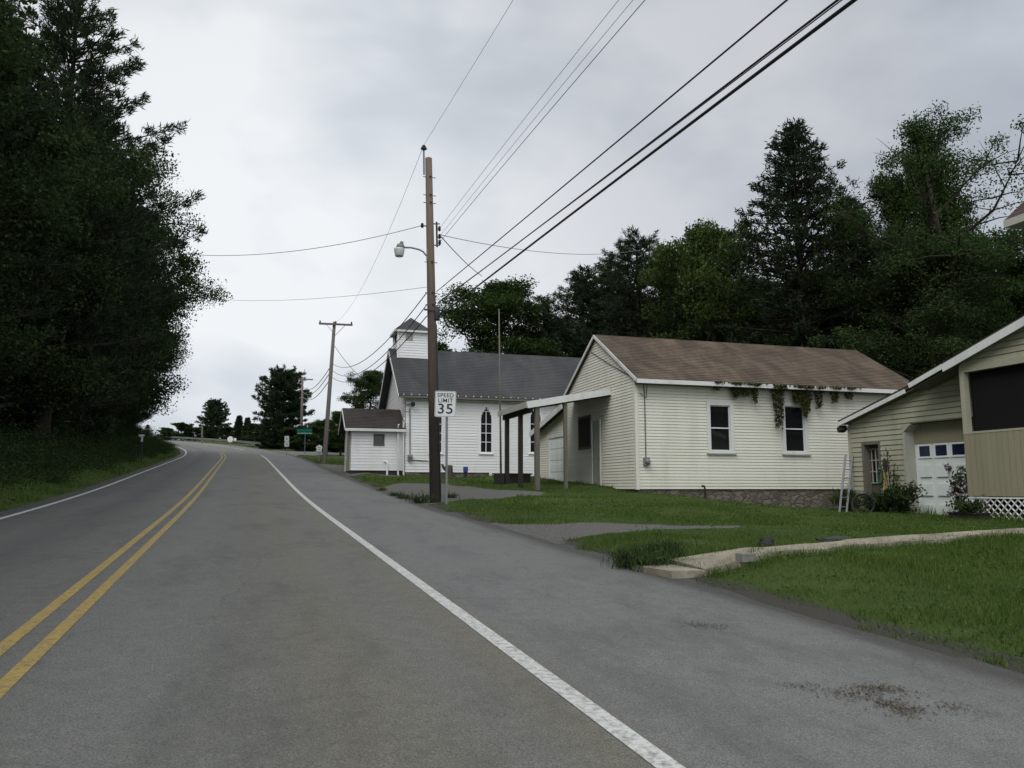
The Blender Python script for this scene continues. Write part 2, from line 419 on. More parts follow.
xs = np.concatenate([np.linspace(-450, -60, 22)[:-1], np.arange(-60, -18, 2.0), np.arange(-18, 26, .25), np.arange(26, 60, 2.0), np.linspace(60, 450, 22)])
ys = np.concatenate([np.linspace(-80, 0, 12)[:-1], np.arange(0, 50, .25), np.arange(50, 130, 1.0), np.arange(130, 230, 3.0), np.linspace(230, 700, 16)])
XX, YY = np.meshgrid(xs, ys); ZZ = gz(XX, YY); nx, ny = len(xs), len(ys)
V = np.stack([XX, YY, ZZ], -1).reshape(-1, 3)
idx = np.arange(nx*ny).reshape(ny, nx)
F = np.stack([idx[:-1, :-1], idx[:-1, 1:], idx[1:, 1:], idx[1:, :-1]], -1).reshape(-1, 4)
me = bpy.data.meshes.new('ground'); me.vertices.add(len(V)); me.vertices.foreach_set('co', V.astype(np.float32).ravel())
me.loops.add(F.size); me.loops.foreach_set('vertex_index', F.astype(np.int32).ravel()); me.polygons.add(len(F))
me.polygons.foreach_set('loop_start', np.arange(0, F.size, 4, dtype=np.int32)); me.polygons.foreach_set('loop_total', np.full(len(F), 4, dtype=np.int32))
me.polygons.foreach_set('use_smooth', np.ones(len(F), bool)); me.update(calc_edges=True)
px, py = V[:, 0], V[:, 1]
gm = np.zeros(len(V))
near = (px > -6) & (px < 30) & (py > 0) & (py < 60)
for P in GRAVEL+DRIVE:
    d = np.full(len(V), -9.0); d[near] = poly_dist(px[near], py[near], P); gm = np.maximum(gm, np.clip(d/.5+.5, 0, 1))
latv = px-cx(py)
edge = np.exp(-((latv-5.05)/.28)**2)*.95; soil = edge*(py < 200)
wood_m = np.clip((-7.5-latv)/3, 0, 1)*(py < 95)*(py > -20)
at = me.attributes.new('gravel', 'FLOAT', 'POINT'); at.data.foreach_set('value', gm.astype(np.float32))
at = me.attributes.new('soil', 'FLOAT', 'POINT'); at.data.foreach_set('value', soil.astype(np.float32))
at = me.attributes.new('litter', 'FLOAT', 'POINT'); at.data.foreach_set('value', wood_m.astype(np.float32))
def groundmat():
    m, nt, p = new_mat('lawn_soil'); co = objco(nt)
    n1 = noise(nt, co, .7, 6, .6); n2 = noise(nt, co, 9, 5, .65); n3 = noise(nt, co, 55, 3)
    g = ramp(nt, n1, [(.3, (.032, .050, .013)), (.5, (.050, .078, .018)), (.72, (.080, .100, .030))])
    g = mix(nt, math_(nt, 'MULTIPLY', n2, .6), g, (.030, .046, .013))
    gr = ramp(nt, noise(nt, co, 26, 4, .7), [(.3, (.065, .063, .058)), (.55, (.125, .120, .112)), (.75, (.20, .195, .18))])
    a = N(nt, 'ShaderNodeAttribute', attribute_name='gravel'); b = N(nt, 'ShaderNodeAttribute', attribute_name='litter')
    k = ramp(nt, math_(nt, 'ADD', a.outputs['Fac'], math_(nt, 'MULTIPLY', math_(nt, 'SUBTRACT', noise(nt, co, 3.5, 5, .7), .5), 1.1)), [(.42, 0.0), (.62, 1.0)])
    sl_ = N(nt, 'ShaderNodeAttribute', attribute_name='soil'); ks = ramp(nt, math_(nt, 'ADD', sl_.outputs['Fac'], math_(nt, 'MULTIPLY', math_(nt, 'SUBTRACT', noise(nt, co, 5, 5, .7), .5), .9)), [(.35, 0.0), (.6, 1.0)]); g = mix(nt, ks, g, mix(nt, noise(nt, co, 30, 4, .7), (.030, .028, .023), (.085, .08, .068)))
    c = mix(nt, k, g, gr); c = mix(nt, b.outputs['Fac'], c, mix(nt, n2, (.020, .019, .012), (.040, .034, .020)))
    nt.links.new(c, p.inputs['Base Color']); p.inputs['Roughness'].default_value = 1; p.inputs['Specular IOR Level'].default_value = .1
    bump(nt, p, n3, .6, .03); return m
me.materials.append(groundmat())
struct(link('ground', me, None, (0, 0, 0)))

def sheet(name, lats, ss, dz, mat, zf=None, latf=None):
    me = bpy.data.meshes.new(name); vs = []; uvs = []
    for s in ss:
        for l in lats:
            ll = l if latf is None else latf(l, s)
            vs.append((float(cx(s))+ll, s, float(zroad(s))+dz-.006*abs(ll)*0)); uvs.append((ll, s))
    n = len(lats); fs = [[j*n+i, j*n+i+1, (j+1)*n+i+1, (j+1)*n+i] for j in range(len(ss)-1) for i in range(n-1)]
    me.from_pydata(vs, [], fs); uv = me.uv_layers.new(name='lat')
    for lp in me.loops: uv.data[lp.index].uv = uvs[lp.vertex_index]
    me.materials.append(mat); me.polygons.foreach_set('use_smooth', [True]*len(fs)); me.update()
    return struct(link(name, me, None, (0, 0, 0)))
def asphalt(name, side=False):
    m, nt, p = new_mat(name); uv = N(nt, 'ShaderNodeUVMap', uv_map='lat').outputs[0]; co = objco(nt)
    sep = N(nt, 'ShaderNodeSeparateXYZ'); nt.links.new(uv, sep.inputs[0])
    n0 = noise(nt, co, .35, 5, .6); n1 = noise(nt, mapped(nt, co, (1.6, .22, 1)), 1, 5, .6); n2 = noise(nt, co, 95, 3, .7); n3 = noise(nt, co, 34, 4, .8)
    l01 = math_(nt, 'ADD', math_(nt, 'MULTIPLY', math_(nt, 'ADD', sep.outputs[0], math_(nt, 'MULTIPLY', math_(nt, 'SUBTRACT', n1, .5), .5)), .1), .5)
    lane = (.130, .128, .115); dark = (.088, .088, .086); tan = (.142, .132, .104); shd = (.150, .148, .142); edge = (.052, .049, .045)
    c = ramp(nt, l01, [(.0, edge), (.035, (.07, .07, .068)), (.06, dark), (.13, (.116, .114, .104)), (.2, dark), (.27, (.118, .115, .104)), (.36, lane), (.43, (.146, .144, .133)), (.5, lane), (.565, tan), (.635, (.138, .135, .120)), (.67, tan), (.715, shd), (.9, shd), (.955, (.135, .133, .127)), (.975, edge)])
    c = mix(nt, math_(nt, 'MULTIPLY', n0, .35), c, sub(lane, .72))
    sp = ramp(nt, n2, [(.32, 0.0), (.5, .5), (.68, 1.0)]); c = mix(nt, .52, c, sp, 'OVERLAY')
    sp2 = ramp(nt, n3, [(.62, 0.0), (.72, .6)]); c = mix(nt, sp2, c, (.24, .225, .19))
    bl_ = ramp(nt, noise(nt, mapped(nt, co, (.9, .35, 1)), 1.3, 6, .7), [(.36, 1.0), (.5, 0.0), (.66, 0.0), (.8, -.0)]); c = mix(nt, math_(nt, 'MULTIPLY', bl_, .3), c, (.045, .045, .044))
    n4 = noise(nt, co, 6.5, 5, .75); c = mix(nt, .45, c, mix(nt, n4, (.2, .2, .2), (.8, .8, .8)), 'OVERLAY')
    ck = N(nt, 'ShaderNodeTexVoronoi', feature='DISTANCE_TO_EDGE'); ck.inputs['Scale'].default_value = .22; ck.inputs['Randomness'].default_value = 1
    dn = N(nt, 'ShaderNodeTexNoise'); dn.inputs['Scale'].default_value = 1.2; dn.inputs['Detail'].default_value = 5; nt.links.new(co, dn.inputs[0])
    va = N(nt, 'ShaderNodeVectorMath', operation='ADD'); nt.links.new(co, va.inputs[0]); nt.links.new(dn.outputs['Color'], va.inputs[1]); nt.links.new(va.outputs[0], ck.inputs[0])
    kk = ramp(nt, ck.outputs[0], [(.0, .28), (.0035, 0.0)]); c = mix(nt, kk, c, (.03, .03, .03))
    nt.links.new(c, p.inputs['Base Color']); p.inputs['Roughness'].default_value = .82; p.inputs['Specular IOR Level'].default_value = .28
    bump(nt, p, n2, .35, .006); return m
ss = np.concatenate([np.arange(-40, 60, 1.0), np.arange(60, 260, 2.0)])
def edgewob(l, s):
    if abs(l) < 4.6: return l
    return l+.06*math.sin(s*1.7)+.05*math.sin(s*.63+1)+.03*math.sin(s*4.1)
sheet('road', [-5.2, -4.6, -3, -1.5, 0, 1.0, 2, 3.2, 4.4, 4.98], ss, 0.0, asphalt('asphalt'), latf=edgewob)
def linemat(name, col, wear):
    m, nt, p = new_mat(name); co = objco(nt)
    k = ramp(nt, noise(nt, co, 22, 5, .75), [(.36-wear*.1, 0.0), (.56, 1.0)]); c = mix(nt, k, (.10, .098, .085), col)
    c = mix(nt, math_(nt, 'MULTIPLY', noise(nt, co, 1.5, 4), .5), c, sub(col, .6))
    nt.links.new(c, p.inputs['Base Color']); p.inputs['Roughness'].default_value = .7; return m
WL = linemat('white_line_paint', (.60, .60, .56), .5); YL = linemat('yellow_line_paint', (.40, .275, .065), .2)
ssl = np.concatenate([np.arange(-20, 60, .5), np.arange(60, 240, 2)])
sheet('right_edge_line', [1.835, 1.965], ssl[ssl <= 79], .004, WL)
sheet('left_edge_line', [-4.72, -4.60], ssl, .004, WL)
sheet('centre_line', [-1.615, -1.505], ssl[ssl <= 86], .004, YL)
sheet('centre_line', [-1.345, -1.235], ssl[ssl <= 86], .004, YL)
sheet('right_edge_line', [1.835, 1.965], ssl[ssl >= 98], .004, WL)
# side road at the junction
me = bpy.data.meshes.new('side_road'); vs = []; fs = []; uvs = []
ls = np.concatenate([np.arange(4.7, 12, .8), np.arange(12, 70, 3.0)])
for l in ls:
    w = 4.2+7*math.exp(-(l-4.7)/3.0); c0 = 88+ (l-4.7)*.25
    for k in range(7):
        s = c0-w+2*w*k/6; x = float(cx(s))+l; y = s
        vs.append((x, y, max(gz1(x, y)+.06, float(zroad(s))-.02 if l < 6 else -99))); uvs.append((3.2+.15*k, s))
for j in range(len(ls)-1):
    for i in range(6): a = j*7+i; fs.append([a, a+7, a+8, a+1])
me.from_pydata(vs, [], fs); uv = me.uv_layers.new(name='lat')
for lp in me.loops: uv.data[lp.index].uv = uvs[lp.vertex_index]
me.materials.append(bpy.data.materials['asphalt']); struct(link('side_road', me, None, (0, 0, 0)))
def slab(name, poly, dz, th, mat, step=.5):
    pts = []
    for i in range(len(poly)):
        a = Vector(poly[i]).to_2d() if not isinstance(poly[i], tuple) else Vector(poly[i]); b = Vector(poly[(i+1) % len(poly)]); n = max(1, int((b-a).length/step))
        for k in range(n):
            p = a.lerp(b, k/n); j = .085 if n > 1 else 0; pts.append((p.x+rnd.uniform(-j, j), p.y+rnd.uniform(-j, j)))
    mb = MB(); top = [Vector((x, y, gz1(x, y)+dz)) for x, y in pts]
    mb.prism([p-Vector((0, 0, th)) for p in top], (0, 0, th)); return mb
struct(slab('path', PATHP, .075, .2, M['concrete']).build('path', M['concrete']))
sp = MB(); zt = max(float(zroad(y))+.05 for x, y in STEPP)
sp.prism([Vector((x, y, zt-.12)) for x, y in STEPP], (0, 0, .12))
struct(sp.build('path', M['concrete']))

# ================================================================== HOUSES
SH = (0, 0, 1)
def window(house, name_lbl, P0, u, n, u0, u1, z0, z1, casing=.13, bars=(0, 1), glassm='glass', trim='trim', sill=True):
    """sash window: casing frame, sashes, pane; P0 base point on the wall plane, u horizontal"""
    P0 = Vector(P0); u = Vector(u); n = Vector(n); pt = lambda a, b, o: P0+u*a+Vector((0, 0, 1))*b+n*o
    def bx(mb, a0, a1, b0, b1, o0, o1):
        mb.prism([pt(a0, b0, o0), pt(a1, b0, o0), pt(a1, b1, o0), pt(a0, b1, o0)], n*(o1-o0))
    fr = MB(); c = casing
    bx(fr, u0, u0+c, z0, z1, -.06, .035); bx(fr, u1-c, u1, z0, z1, -.06, .035); bx(fr, u0+c, u1-c, z1-c*1.2, z1, -.06, .034); bx(fr, u0+c, u1-c, z0, z0+c*.6, -.06, .034)
    w = fr.build('window', M[trim], house); tag(w)
    a0, a1, b0, b1 = u0+c, u1-c, z0+c*.6, z1-c*1.2
    pn = MB(); bx(pn, a0, a1, b0, b1, -.075, -.055); pn.build('pane', M[glassm], w)
    sa = MB(); t = .035
    bx(sa, a0, a0+t, b0, b1, -.052, -.02); bx(sa, a1-t, a1, b0, b1, -.052, -.02); bx(sa, a0+t, a1-t, b0, b0+t, -.052, -.021); bx(sa, a0+t, a1-t, b1-t, b1, -.052, -.021)
    nv, nh = bars
    for i in range(nv): x = a0+(a1-a0)*(i+1)/(nv+1); bx(sa, x-.012, x+.012, b0+t, b1-t, -.05, -.024)
    for i in range(nh): z = b0+(b1-b0)*(i+1)/(nh+1); bx(sa, a0+t, a1-t, z-.022, z+.022, -.049, -.018)
    sa.build('sash', M[trim], w)
    if sill:
        sl = MB(); bx(sl, u0-.05, u1+.05, z0-.05, z0-.002, -.02, .085); sl.build('sill', M['agedtrim'], w)
    return w

# ---- cream house in the middle
HX0, HX1, HY0, HY1 = 11.8, 23.5, 24.6, 31.2
HB = 1.40; HRY = (HY0+HY1)/2; HRZ = 7.27; HEZ = 5.11; hs = (HRZ-HEZ)/(HRY-(HY0-.35))
hz = lambda y: HRZ-hs*abs(y-HRY)
house = thing('cream_house', 'long cream clapboard house with a mottled brown roof and vines hanging from its eave', 'house', (HX0, HY0, HB-.6))
def wpx(x0, x1, y0, y1): # front-wall window from photo points
    a = PY(x0, (y0+y1)/2, HY0); b = PY(x1, (y0+y1)/2, HY0); m = (x0+x1)/2
    return a.x-HX0, b.x-HX0, PY(m, y1, HY0).z, PY(m, y0, HY0).z
W1 = wpx(707, 733.5, 401, 453); W2 = wpx(782, 807.5, 402, 454)
WT = hz(HY0)-.13
fw = MB(); lap(fw, (HX0, HY0, 0), (1, 0, 0), SH, (0, -1, 0), HB, WT, lambda z: (0, HX1-HX0), .105, [W1, W2], **SID)
fw.build('front_wall', M['cream'], house)
window(house, '', (HX0, HY0, 0), (1, 0, 0), (0, -1, 0), *W1); window(house, '', (HX0, HY0, 0), (1, 0, 0), (0, -1, 0), *W2)
gu = lambda z: (0.0, HY1-HY0) if z <= WT else ((z+.13-WT-.0)/hs-.13/hs+.0, (HY1-HY0)-((z-WT)/hs))
def gu(z):
    t = max(0, (z-WT)/hs); return (t, (HY1-HY0)-t)
def Yof(x, X): return PX(x, 470, X).y
GW = (Yof(591, HX0)-HY0, Yof(580, HX0)-HY0, PX(586, 447, HX0).z, PX(586, 418, HX0).z)
GD = (Yof(601.5, HX0)-HY0, Yof(592.5, HX0)-HY0, 1.3, PX(597, 419, HX0).z)
gwm = MB(); lap(gwm, (HX0, HY0, 0), (0, 1, 0), SH, (-1, 0, 0), HB, WT+(HRY-HY0)*hs-.02, gu, .105, [GW, GD], **SID)
gwm.build('gable_wall', M['cream'], house)
bw = MB(); bw.face([(HX1, HY0, HB), (HX1, HY1, HB), (HX1, HY1, WT), (HX1, HRY, WT+(HRY-HY0)*hs), (HX1, HY0, WT)]); bw.face([(HX0, HY1, HB), (HX0, HY1, WT), (HX1, HY1, WT), (HX1, HY1, HB)])
bw.build('rear_wall', M['cream'], house)
for fn in (lambda m: (m.bb(HX0-.035, HX0+.09, HY0-.035, HY0-.016, HB-.02, WT), m.bb(HX0-.036, HX0-.018, HY0-.0165, HY0+.09, HB-.02, WT)), lambda m: m.bb(HX1-.09, HX1+.02, HY0-.035, HY0-.018, HB, WT), lambda m: m.bb(HX0-.036, HX0-.018, HY1-.09, HY1+.02, HB, WT)):
    cb = MB(); fn(cb); cb.build('corner_board', M['cream'], house)
# gable window (boarded dark) and door
dk = MB(); dk.bb(HX0-.01, HX0+.04, HY0+GW[0], HY0+GW[1], GW[2], GW[3]); w = dk.build('window', M['darkwood'], house); w['label'] = 'dark boarded gable window'
f = MB()
for a, b, c0, c1 in ((GW[0]-.09, GW[0], GW[2]-.09, GW[3]+.09), (GW[1], GW[1]+.09, GW[2]-.09, GW[3]+.09), (GW[0], GW[1], GW[3], GW[3]+.09), (GW[0], GW[1], GW[2]-.09, GW[2])):
    f.bb(HX0-.035, HX0-.0, HY0+a, HY0+b, c0, c1)
f.build('frame', M['greywood'], w)
dr = MB(); dr.bb(HX0-.012, HX0+.04, HY0+GD[0]+.07, HY0+GD[1]-.07, GD[2], GD[3]-.07); d = dr.build('door', M['agedtrim'], house)
f = MB(); f.bb(HX0-.045, HX0, HY0+GD[0], HY0+GD[0]+.07, GD[2], GD[3]); f.bb(HX0-.045, HX0, HY0+GD[1]-.07, HY0+GD[1], GD[2], GD[3]); f.bb(HX0-.044, HX0, HY0+GD[0]+.07, HY0+GD[1]-.07, GD[3]-.07, GD[3])
f.build('frame', M['trim'], d)
k = MB(); k.lathe((HX0-.013, HY0+GD[0]+.14, 2.55), [(.012, 0), (.012, .04), (.03, .05), (.03, .08), (.012, .095)], 10, (-1, 0, 0)); k.build('handle', M['metal'], d)
# roof: two shingled slopes, fascia, rake boards
cosr = 1/math.sqrt(1+hs*hs); L = (HRY-(HY0-.35))/cosr
def slope_roof(mb, x0, x1, ye, ze, yr, zr, expo=.16, th=.10, y_axis=True):
    if y_axis:
        v = Vector((0, yr-ye, zr-ze)); u = Vector((1, 0, 0)); P = Vector((x0, ye, ze)); w_ = x1-x0
    else:
        v = Vector((yr-ye, 0, zr-ze)); u = Vector((0, 1, 0)); P = Vector((ye, x0, ze)); w_ = x1-x0
    Lr = v.length; v.normalize(); n = u.cross(v)
    if n.z < 0: n = -n
    lap(mb, P+n*.004, u, v, n, 0, Lr, lambda z: (0, w_), expo, depth=.012)
    q = [P, P+u*w_, P+u*w_+v*Lr, P+v*Lr]; mb.prism([p-n*th for p in q], n*th)
rf = MB(); slope_roof(rf, HX0-.11, HX1+.3, HY0-.35, HEZ, HRY, HRZ); roof = rf.build('roof', M['roofbrown'], house)
rf = MB(); slope_roof(rf, HX0-.11, HX1+.3, HY1+.35, HEZ, HRY, HRZ); rf.build('roof', M['roofbrown'], house)
fa = MB(); fa.bb(HX0-.11, HX1+.3, HY0-.385, HY0-.352, HEZ-.16, HEZ-.015)
fa.build('fascia', M['trim'], house)
so = MB(); so.bb(HX0-.02, HX1, HY0-.35, HY0-.02, HEZ-.17, HEZ-.14); so.build('soffit', M['greywood'], house)
for sgn in (1, -1):
    ra = MB(); ye = HY0-.37 if sgn > 0 else HY1+.37
    ra.bar((HX0-.125, ye, HEZ-.07), (HX0-.125, HRY-sgn*.0, HRZ-.055), .028, .11); ra.build('rake_board', M['trim'], house)
# foundation
fo = MB(); fo.bb(HX0+.05, 20.35, HY0+.04, HY0+.4, -.2, HB-.002); fo.bb(21.1, HX1, HY0+.04, HY0+.4, -.2, HB-.002); fo.bb(HX0+.05, HX0+.4, HY0+.4, HY1, .4, HB-.003)
fo.build('foundation', M['stone'], house)
vo = MB(); vo.bb(20.35, 21.1, HY0+.3, HY0+.5, .2, HB-.003); vo.build('crawl_opening', M['black'], house)
# electric meter and conduit
p0 = PY(643.5, 384, HY0-.03); p1 = PY(646, 461, HY0-.03)
mt = MB(); mt.tube([p0, (p1.x, p1.y, p0.z-.35), p1], .018, 6); mt.tube([PY(640, 393, HY0-.05), PY(646.5, 398, HY0-.08), PY(647, 386, HY0-.05)], .014, 5); cdt = mt.build('conduit', M['greywood'], house)
mm = MB(); mm.bb(p1.x-.10, p1.x+.10, HY0-.13, HY0-.018, p1.z-.15, p1.z+.12); mm.lathe((p1.x, HY0-.13, p1.z-.02), [(.085, 0), (.085, .07), (.05, .10)], 12, (0, -1, 0)); mm.build('meter', M['metal'], house)
# lean-to behind with white overhead door
LY1 = Yof(538.5, HX0); e = PX(540, 429, HX0); j = PX(563, 407, HX0); ls_ = (j.z-e.z)/(e.y-HY1)
lz = lambda y: j.z-ls_*(y-HY1)-.14
DO = (.03, Yof(549, HX0)-HY1, 1.55, PX(558, 434.5, HX0).z)
lw = MB(); zt = lz(HY1); zb = lz(LY1)
lap(lw, (HX0, HY1, 0), (0, 1, 0), SH, (-1, 0, 0), 1.5, zt, lambda z: (.02, LY1-HY1 if z <= zb else (LY1-HY1)*(zt-z)/(zt-zb)), .105, [DO], **SID); lw.face([(HX0, LY1, 1.4), (HX0, LY1, zb), (HX1, LY1, zb), (HX1, LY1, 1.4)])
lw.build('lean_to_wall', M['cream'], house)
rf = MB(); slope_roof(rf, HX0-.3, HX1+.1, LY1+.3, lz(LY1+.3)+.14, HY1+.02, j.z); rf.build('lean_to_roof', M['roofbrown'], house)
ra = MB(); ra.bar((HX0-.32, LY1+.32, lz(LY1+.32)+.02), (HX0-.32, HY1-.28, j.z-.10+.3*ls_), .03, .24); ra.build('rake_board', M['trim'], house)
gd = MB(); gd.bb(HX0-.0, HX0+.05, HY1+DO[0]+.1, HY1+DO[1]-.1, DO[2], DO[3]-.1)
for i in range(4): zc = DO[2]+.25+i*.5; gd.bb(HX0-.012, HX0, HY1+DO[0]+.16, HY1+DO[1]-.16, zc-.16, zc+.16)
d = gd.build('overhead_door', M['garagedoor'], house); f = MB()
f.bb(HX0-.045, HX0, HY1+DO[0], HY1+DO[0]+.1, DO[2], DO[3]); f.bb(HX0-.045, HX0, HY1+DO[1]-.1, HY1+DO[1], DO[2], DO[3]); f.bb(HX0-.044, HX0, HY1+DO[0]+.1, HY1+DO[1]-.1, DO[3]-.12, DO[3]); f.build('frame', M['trim'], d)
# side canopy on posts
c0 = PX(610.5, 388.5, HX0-.02); c1 = PY(527, 401.8, c0.y); cyb = PX(498.5, 412, c1.x).y
cn = MB(); th = .10
def csl(x): return c0.z+(c1.z-c0.z)*(x-c0.x)/(c1.x-c0.x)
cn.prism([(c1.x, c0.y, c1.z-th), (c0.x, c0.y, c0.z-th), (c0.x, c0.y, c0.z), (c1.x, c0.y, c1.z)], (0, cyb-c0.y, 0)); canopy = cn.build('canopy', M['roofdark'], house)
f = MB(); f.bar((c1.x, c0.y-.02, c1.z-.11), (c0.x, c0.y-.02, c0.z-.11), .03, .24); f.build('fascia', M['trim'], canopy)
f = MB(); f.bar((c1.x-.02, c0.y-.02, c1.z-.10), (c1.x-.02, cyb, c1.z-.10), .03, .22); f.build('fascia', M['agedtrim'], canopy)  # end fascia in a darker paint to imitate its backlit side
b = MB(); b.bar((c1.x+.2, c0.y+.12, c1.z-.24), (c1.x+.2, cyb-.1, c1.z-.24), .12, .22); b.bar((c1.x+.26, c0.y+.16, csl(c1.x+.26)-.2), (c0.x, c0.y+.16, c0.z-.2), .06, .16); b.build('beam', M['darkwood'], canopy)
for pxx, m_, wd in ((537, 'greywood', .16), (565.5, 'greywood', .12), (520.5, 'darkwood', .15), (507, 'darkwood', .15)):  # left-end posts in darker wood, their backlit shade put into the colour
    X = c1.x+.2 if pxx < 530 else PY(pxx, 450, c0.y+.12).x; Y = PX(pxx, 450, X).y if pxx < 530 else c0.y+.12
    b = MB(); b.bb(X-wd/2, X+wd/2, Y-wd/2, Y+wd/2, gz1(X, Y)-.2, csl(X)-.18); b.build('post', M[m_], canopy)
# stone skirt under canopy rear: low dark wall
lwall = MB(); lwall.bb(8.5, 10.0, 30.6, 30.72, 1.2, 1.98); lwall.bb(8.5, 8.6, 29.6, 30.6, 1.2, 1.97); lwall.bb(8.44, 10.06, 30.54, 30.78, 1.98, 2.02)
tag(lwall.build('low_wall', M['darkwood']), 'low dark board wall behind the canopy posts of the cream house', 'wall')

# ---- church
CX0, CX1, CY0, CY1 = 6.73, 21.0, 41.8, 49.6; CRY = (CY0+CY1)/2; CRZ = 9.5; CEZ = 6.3; cs = (CRZ-CEZ)/(CRY-(CY0-.35)); CB = 2.28
CWT = CEZ+.35*cs-.14
church = thing('church', 'white clapboard church with dark grey roof, arched windows and a small square steeple', 'church', (CX0, CY0, 2.0))
def gothic(xc, wpx_=.60):
    X = PY(xc, 430, CY0).x; z0 = PY(xc, 452, CY0).z; z1 = PY(xc, 407, CY0).z; return X, wpx_, z0, z1
GWS = [gothic(436), gothic(486.2), gothic(535.5)]; GWS += [(GWS[2][0]+2.78*(i+1), .6, GWS[2][2], GWS[2][3]) for i in range(2)]
def arch(X, w, z0, z1, y, inset=0.0, n=7):
    h = w/2-inset; zs = z1-w*.95; top = z1-inset*1.3; pts = [Vector((X-h, y, z0+inset)), Vector((X+h, y, z0+inset)), Vector((X+h, y, zs))]
    for i in range(1, n): t = i/n; pts.append(Vector((X+h*(1-t**1.6), y, zs+(top-zs)*math.sin(t*math.pi/2)**.9)))
    pts.append(Vector((X, y, top)))
    for i in range(n-1, 0, -1): t = i/n; pts.append(Vector((X-h*(1-t**1.6), y, zs+(top-zs)*math.sin(t*math.pi/2)**.9)))
    pts.append(Vector((X-h, y, zs))); return pts
ops = []
for X, w, z0, z1 in GWS:
    zs = z1-w*.95; ops.append((X-w/2-CX0, X+w/2-CX0, z0, zs))
    for i in range(4):
        t = (i+.9)/4.2; ops.append((X-w/2*(1-t**1.6)-CX0, X+w/2*(1-t**1.6)-CX0, zs+(z1-zs)*i/4, zs+(z1-zs)*(i+1)/4))
cw = MB(); lap(cw, (CX0, CY0, 0), (1, 0, 0), SH, (0, -1, 0), CB, CWT, lambda z: (0, CX1-CX0), .15, ops, .016, .012)
xk = PY(489, 475, CY0).x-CX0
lap(cw, (CX0, CY0, 0), (1, 0, 0), SH, (0, -1, 0), 1.9, CB, lambda z: (xk, CX1-CX0), .15, (), .016, .012)
cw.build('side_wall', M['church'], church)
cg = MB(); lap(cg, (CX0, CY0, 0), (0, 1, 0), SH, (-1, 0, 0), CB, CWT+(CRY-CY0)*cs-.03, lambda z: (max(0, (z-CWT)/cs), (CY1-CY0)-max(0, (z-CWT)/cs)), .15, (), .016, .012)
cg.build('gable_wall', M['church'], church)
rw = MB(); rw.face([(CX1, CY0, 1.5), (CX1, CY1, 1.5), (CX1, CY1, CWT), (CX1, CRY, CWT+(CRY-CY0)*cs), (CX1, CY0, CWT)]); rw.face([(CX0, CY1, 1.5), (CX0, CY1, CWT), (CX1, CY1, CWT), (CX1, CY1, 1.5)]); rw.build('rear_wall', M['church'], church)
fo = MB(); fo.bb(CX0+.03, CX0+xk, CY0+.03, CY0+.3, 1.2, CB-.002); fo.bb(CX0+xk, CX1, CY0+.05, CY0+.3, 1.2, 1.9); fo.build('foundation', M['stone'], church)
for X, w, z0, z1 in GWS:
    o = arch(X, w+.16, z0-.08, z1+.14, CY0-.035); i_ = arch(X, w, z0, z1, CY0-.035); n = len(o); mb = MB()
    fr_o = [mb.vert(p) for p in o]; fr_i = [mb.vert(p) for p in i_]; bk_o = [mb.vert(p+Vector((0, .05, 0))) for p in o]; bk_i = [mb.vert(p+Vector((0, .09, 0))) for p in i_]
    for k in range(n):
        l = (k+1) % n; mb.f += [[fr_o[k], fr_o[l], fr_i[l], fr_i[k]], [fr_i[k], fr_i[l], bk_i[l], bk_i[k]], [fr_o[l], fr_o[k], bk_o[k], bk_o[l]]]
    wn = mb.build('window', M['white'], church)
    pn = MB(); pn.prism(arch(X, w+.02, z0-.01, z1+.01, CY0+.055), (0, .02, 0)); pn.build('pane', M['stained'], wn)
    mu = MB(); mu.bb(X-.017, X+.017, CY0+.02, CY0+.05, z0, z1-.25)
    for q in range(1, 4): zc = z0+(z1-z0)*.2*q+.05; mu.bb(X-w/2, X-.018, CY0+.022, CY0+.049, zc-.016, zc+.016); mu.bb(X+.018, X+w/2, CY0+.022, CY0+.049, zc-.016, zc+.016)
    mu.bar((X, CY0+.035, z1-.28), (X-.2, CY0+.035, z1-.12), .028, .03); mu.bar((X, CY0+.035, z1-.28), (X+.2, CY0+.035, z1-.12), .028, .03); mu.build('muntin', M['white'], wn)
    sl = MB(); sl.bb(X-w/2-.12, X+w/2+.12, CY0-.09, CY0-.02, z0-.13, z0-.08); sl.build('sill', M['white'], wn)
rf = MB(); slope_roof(rf, CX0-.45, CX1+.3, CY0-.35, CEZ, CRY, CRZ, .18); rf.build('roof', M['roofgrey'], church)
rf = MB(); slope_roof(rf, CX0-.45, CX1+.3, CY1+.35, CEZ, CRY, CRZ, .18); rf.build('roof', M['roofgrey'], church)
ra = MB(); ra.bar((CX0-.46, CY0-.37, CEZ-.12), (CX0-.46, CRY, CRZ-.13), .03, .18); ra.build('rake_board', M['trim'], church)
ra = MB(); ra.bar((CX0-.46, CY1+.37, CEZ-.12), (CX0-.46, CRY, CRZ-.13), .03, .18); ra.build('rake_board', M['trim'], church)
so = MB(); so.bb(CX0, CX1, CY0-.33, CY0-.018, CEZ-.21, CEZ-.17); so.build('soffit', M['agedtrim'], church)
gt = MB(); gt.bb(CX0-.4, CX1+.3, CY0-.46, CY0-.352, CEZ-.14, CEZ-.03); gt.build('gutter', M['greywood'], church)
for i in range(34):
    bl = MB(); bl.lathe((CX0-.2+i*.42, CY0-.43, CEZ+.0), [(.02, 0), (.035, .02), (.025, .055), (.0, .07)], 6)
    bl.build('snow_guard', M['trim'], church)
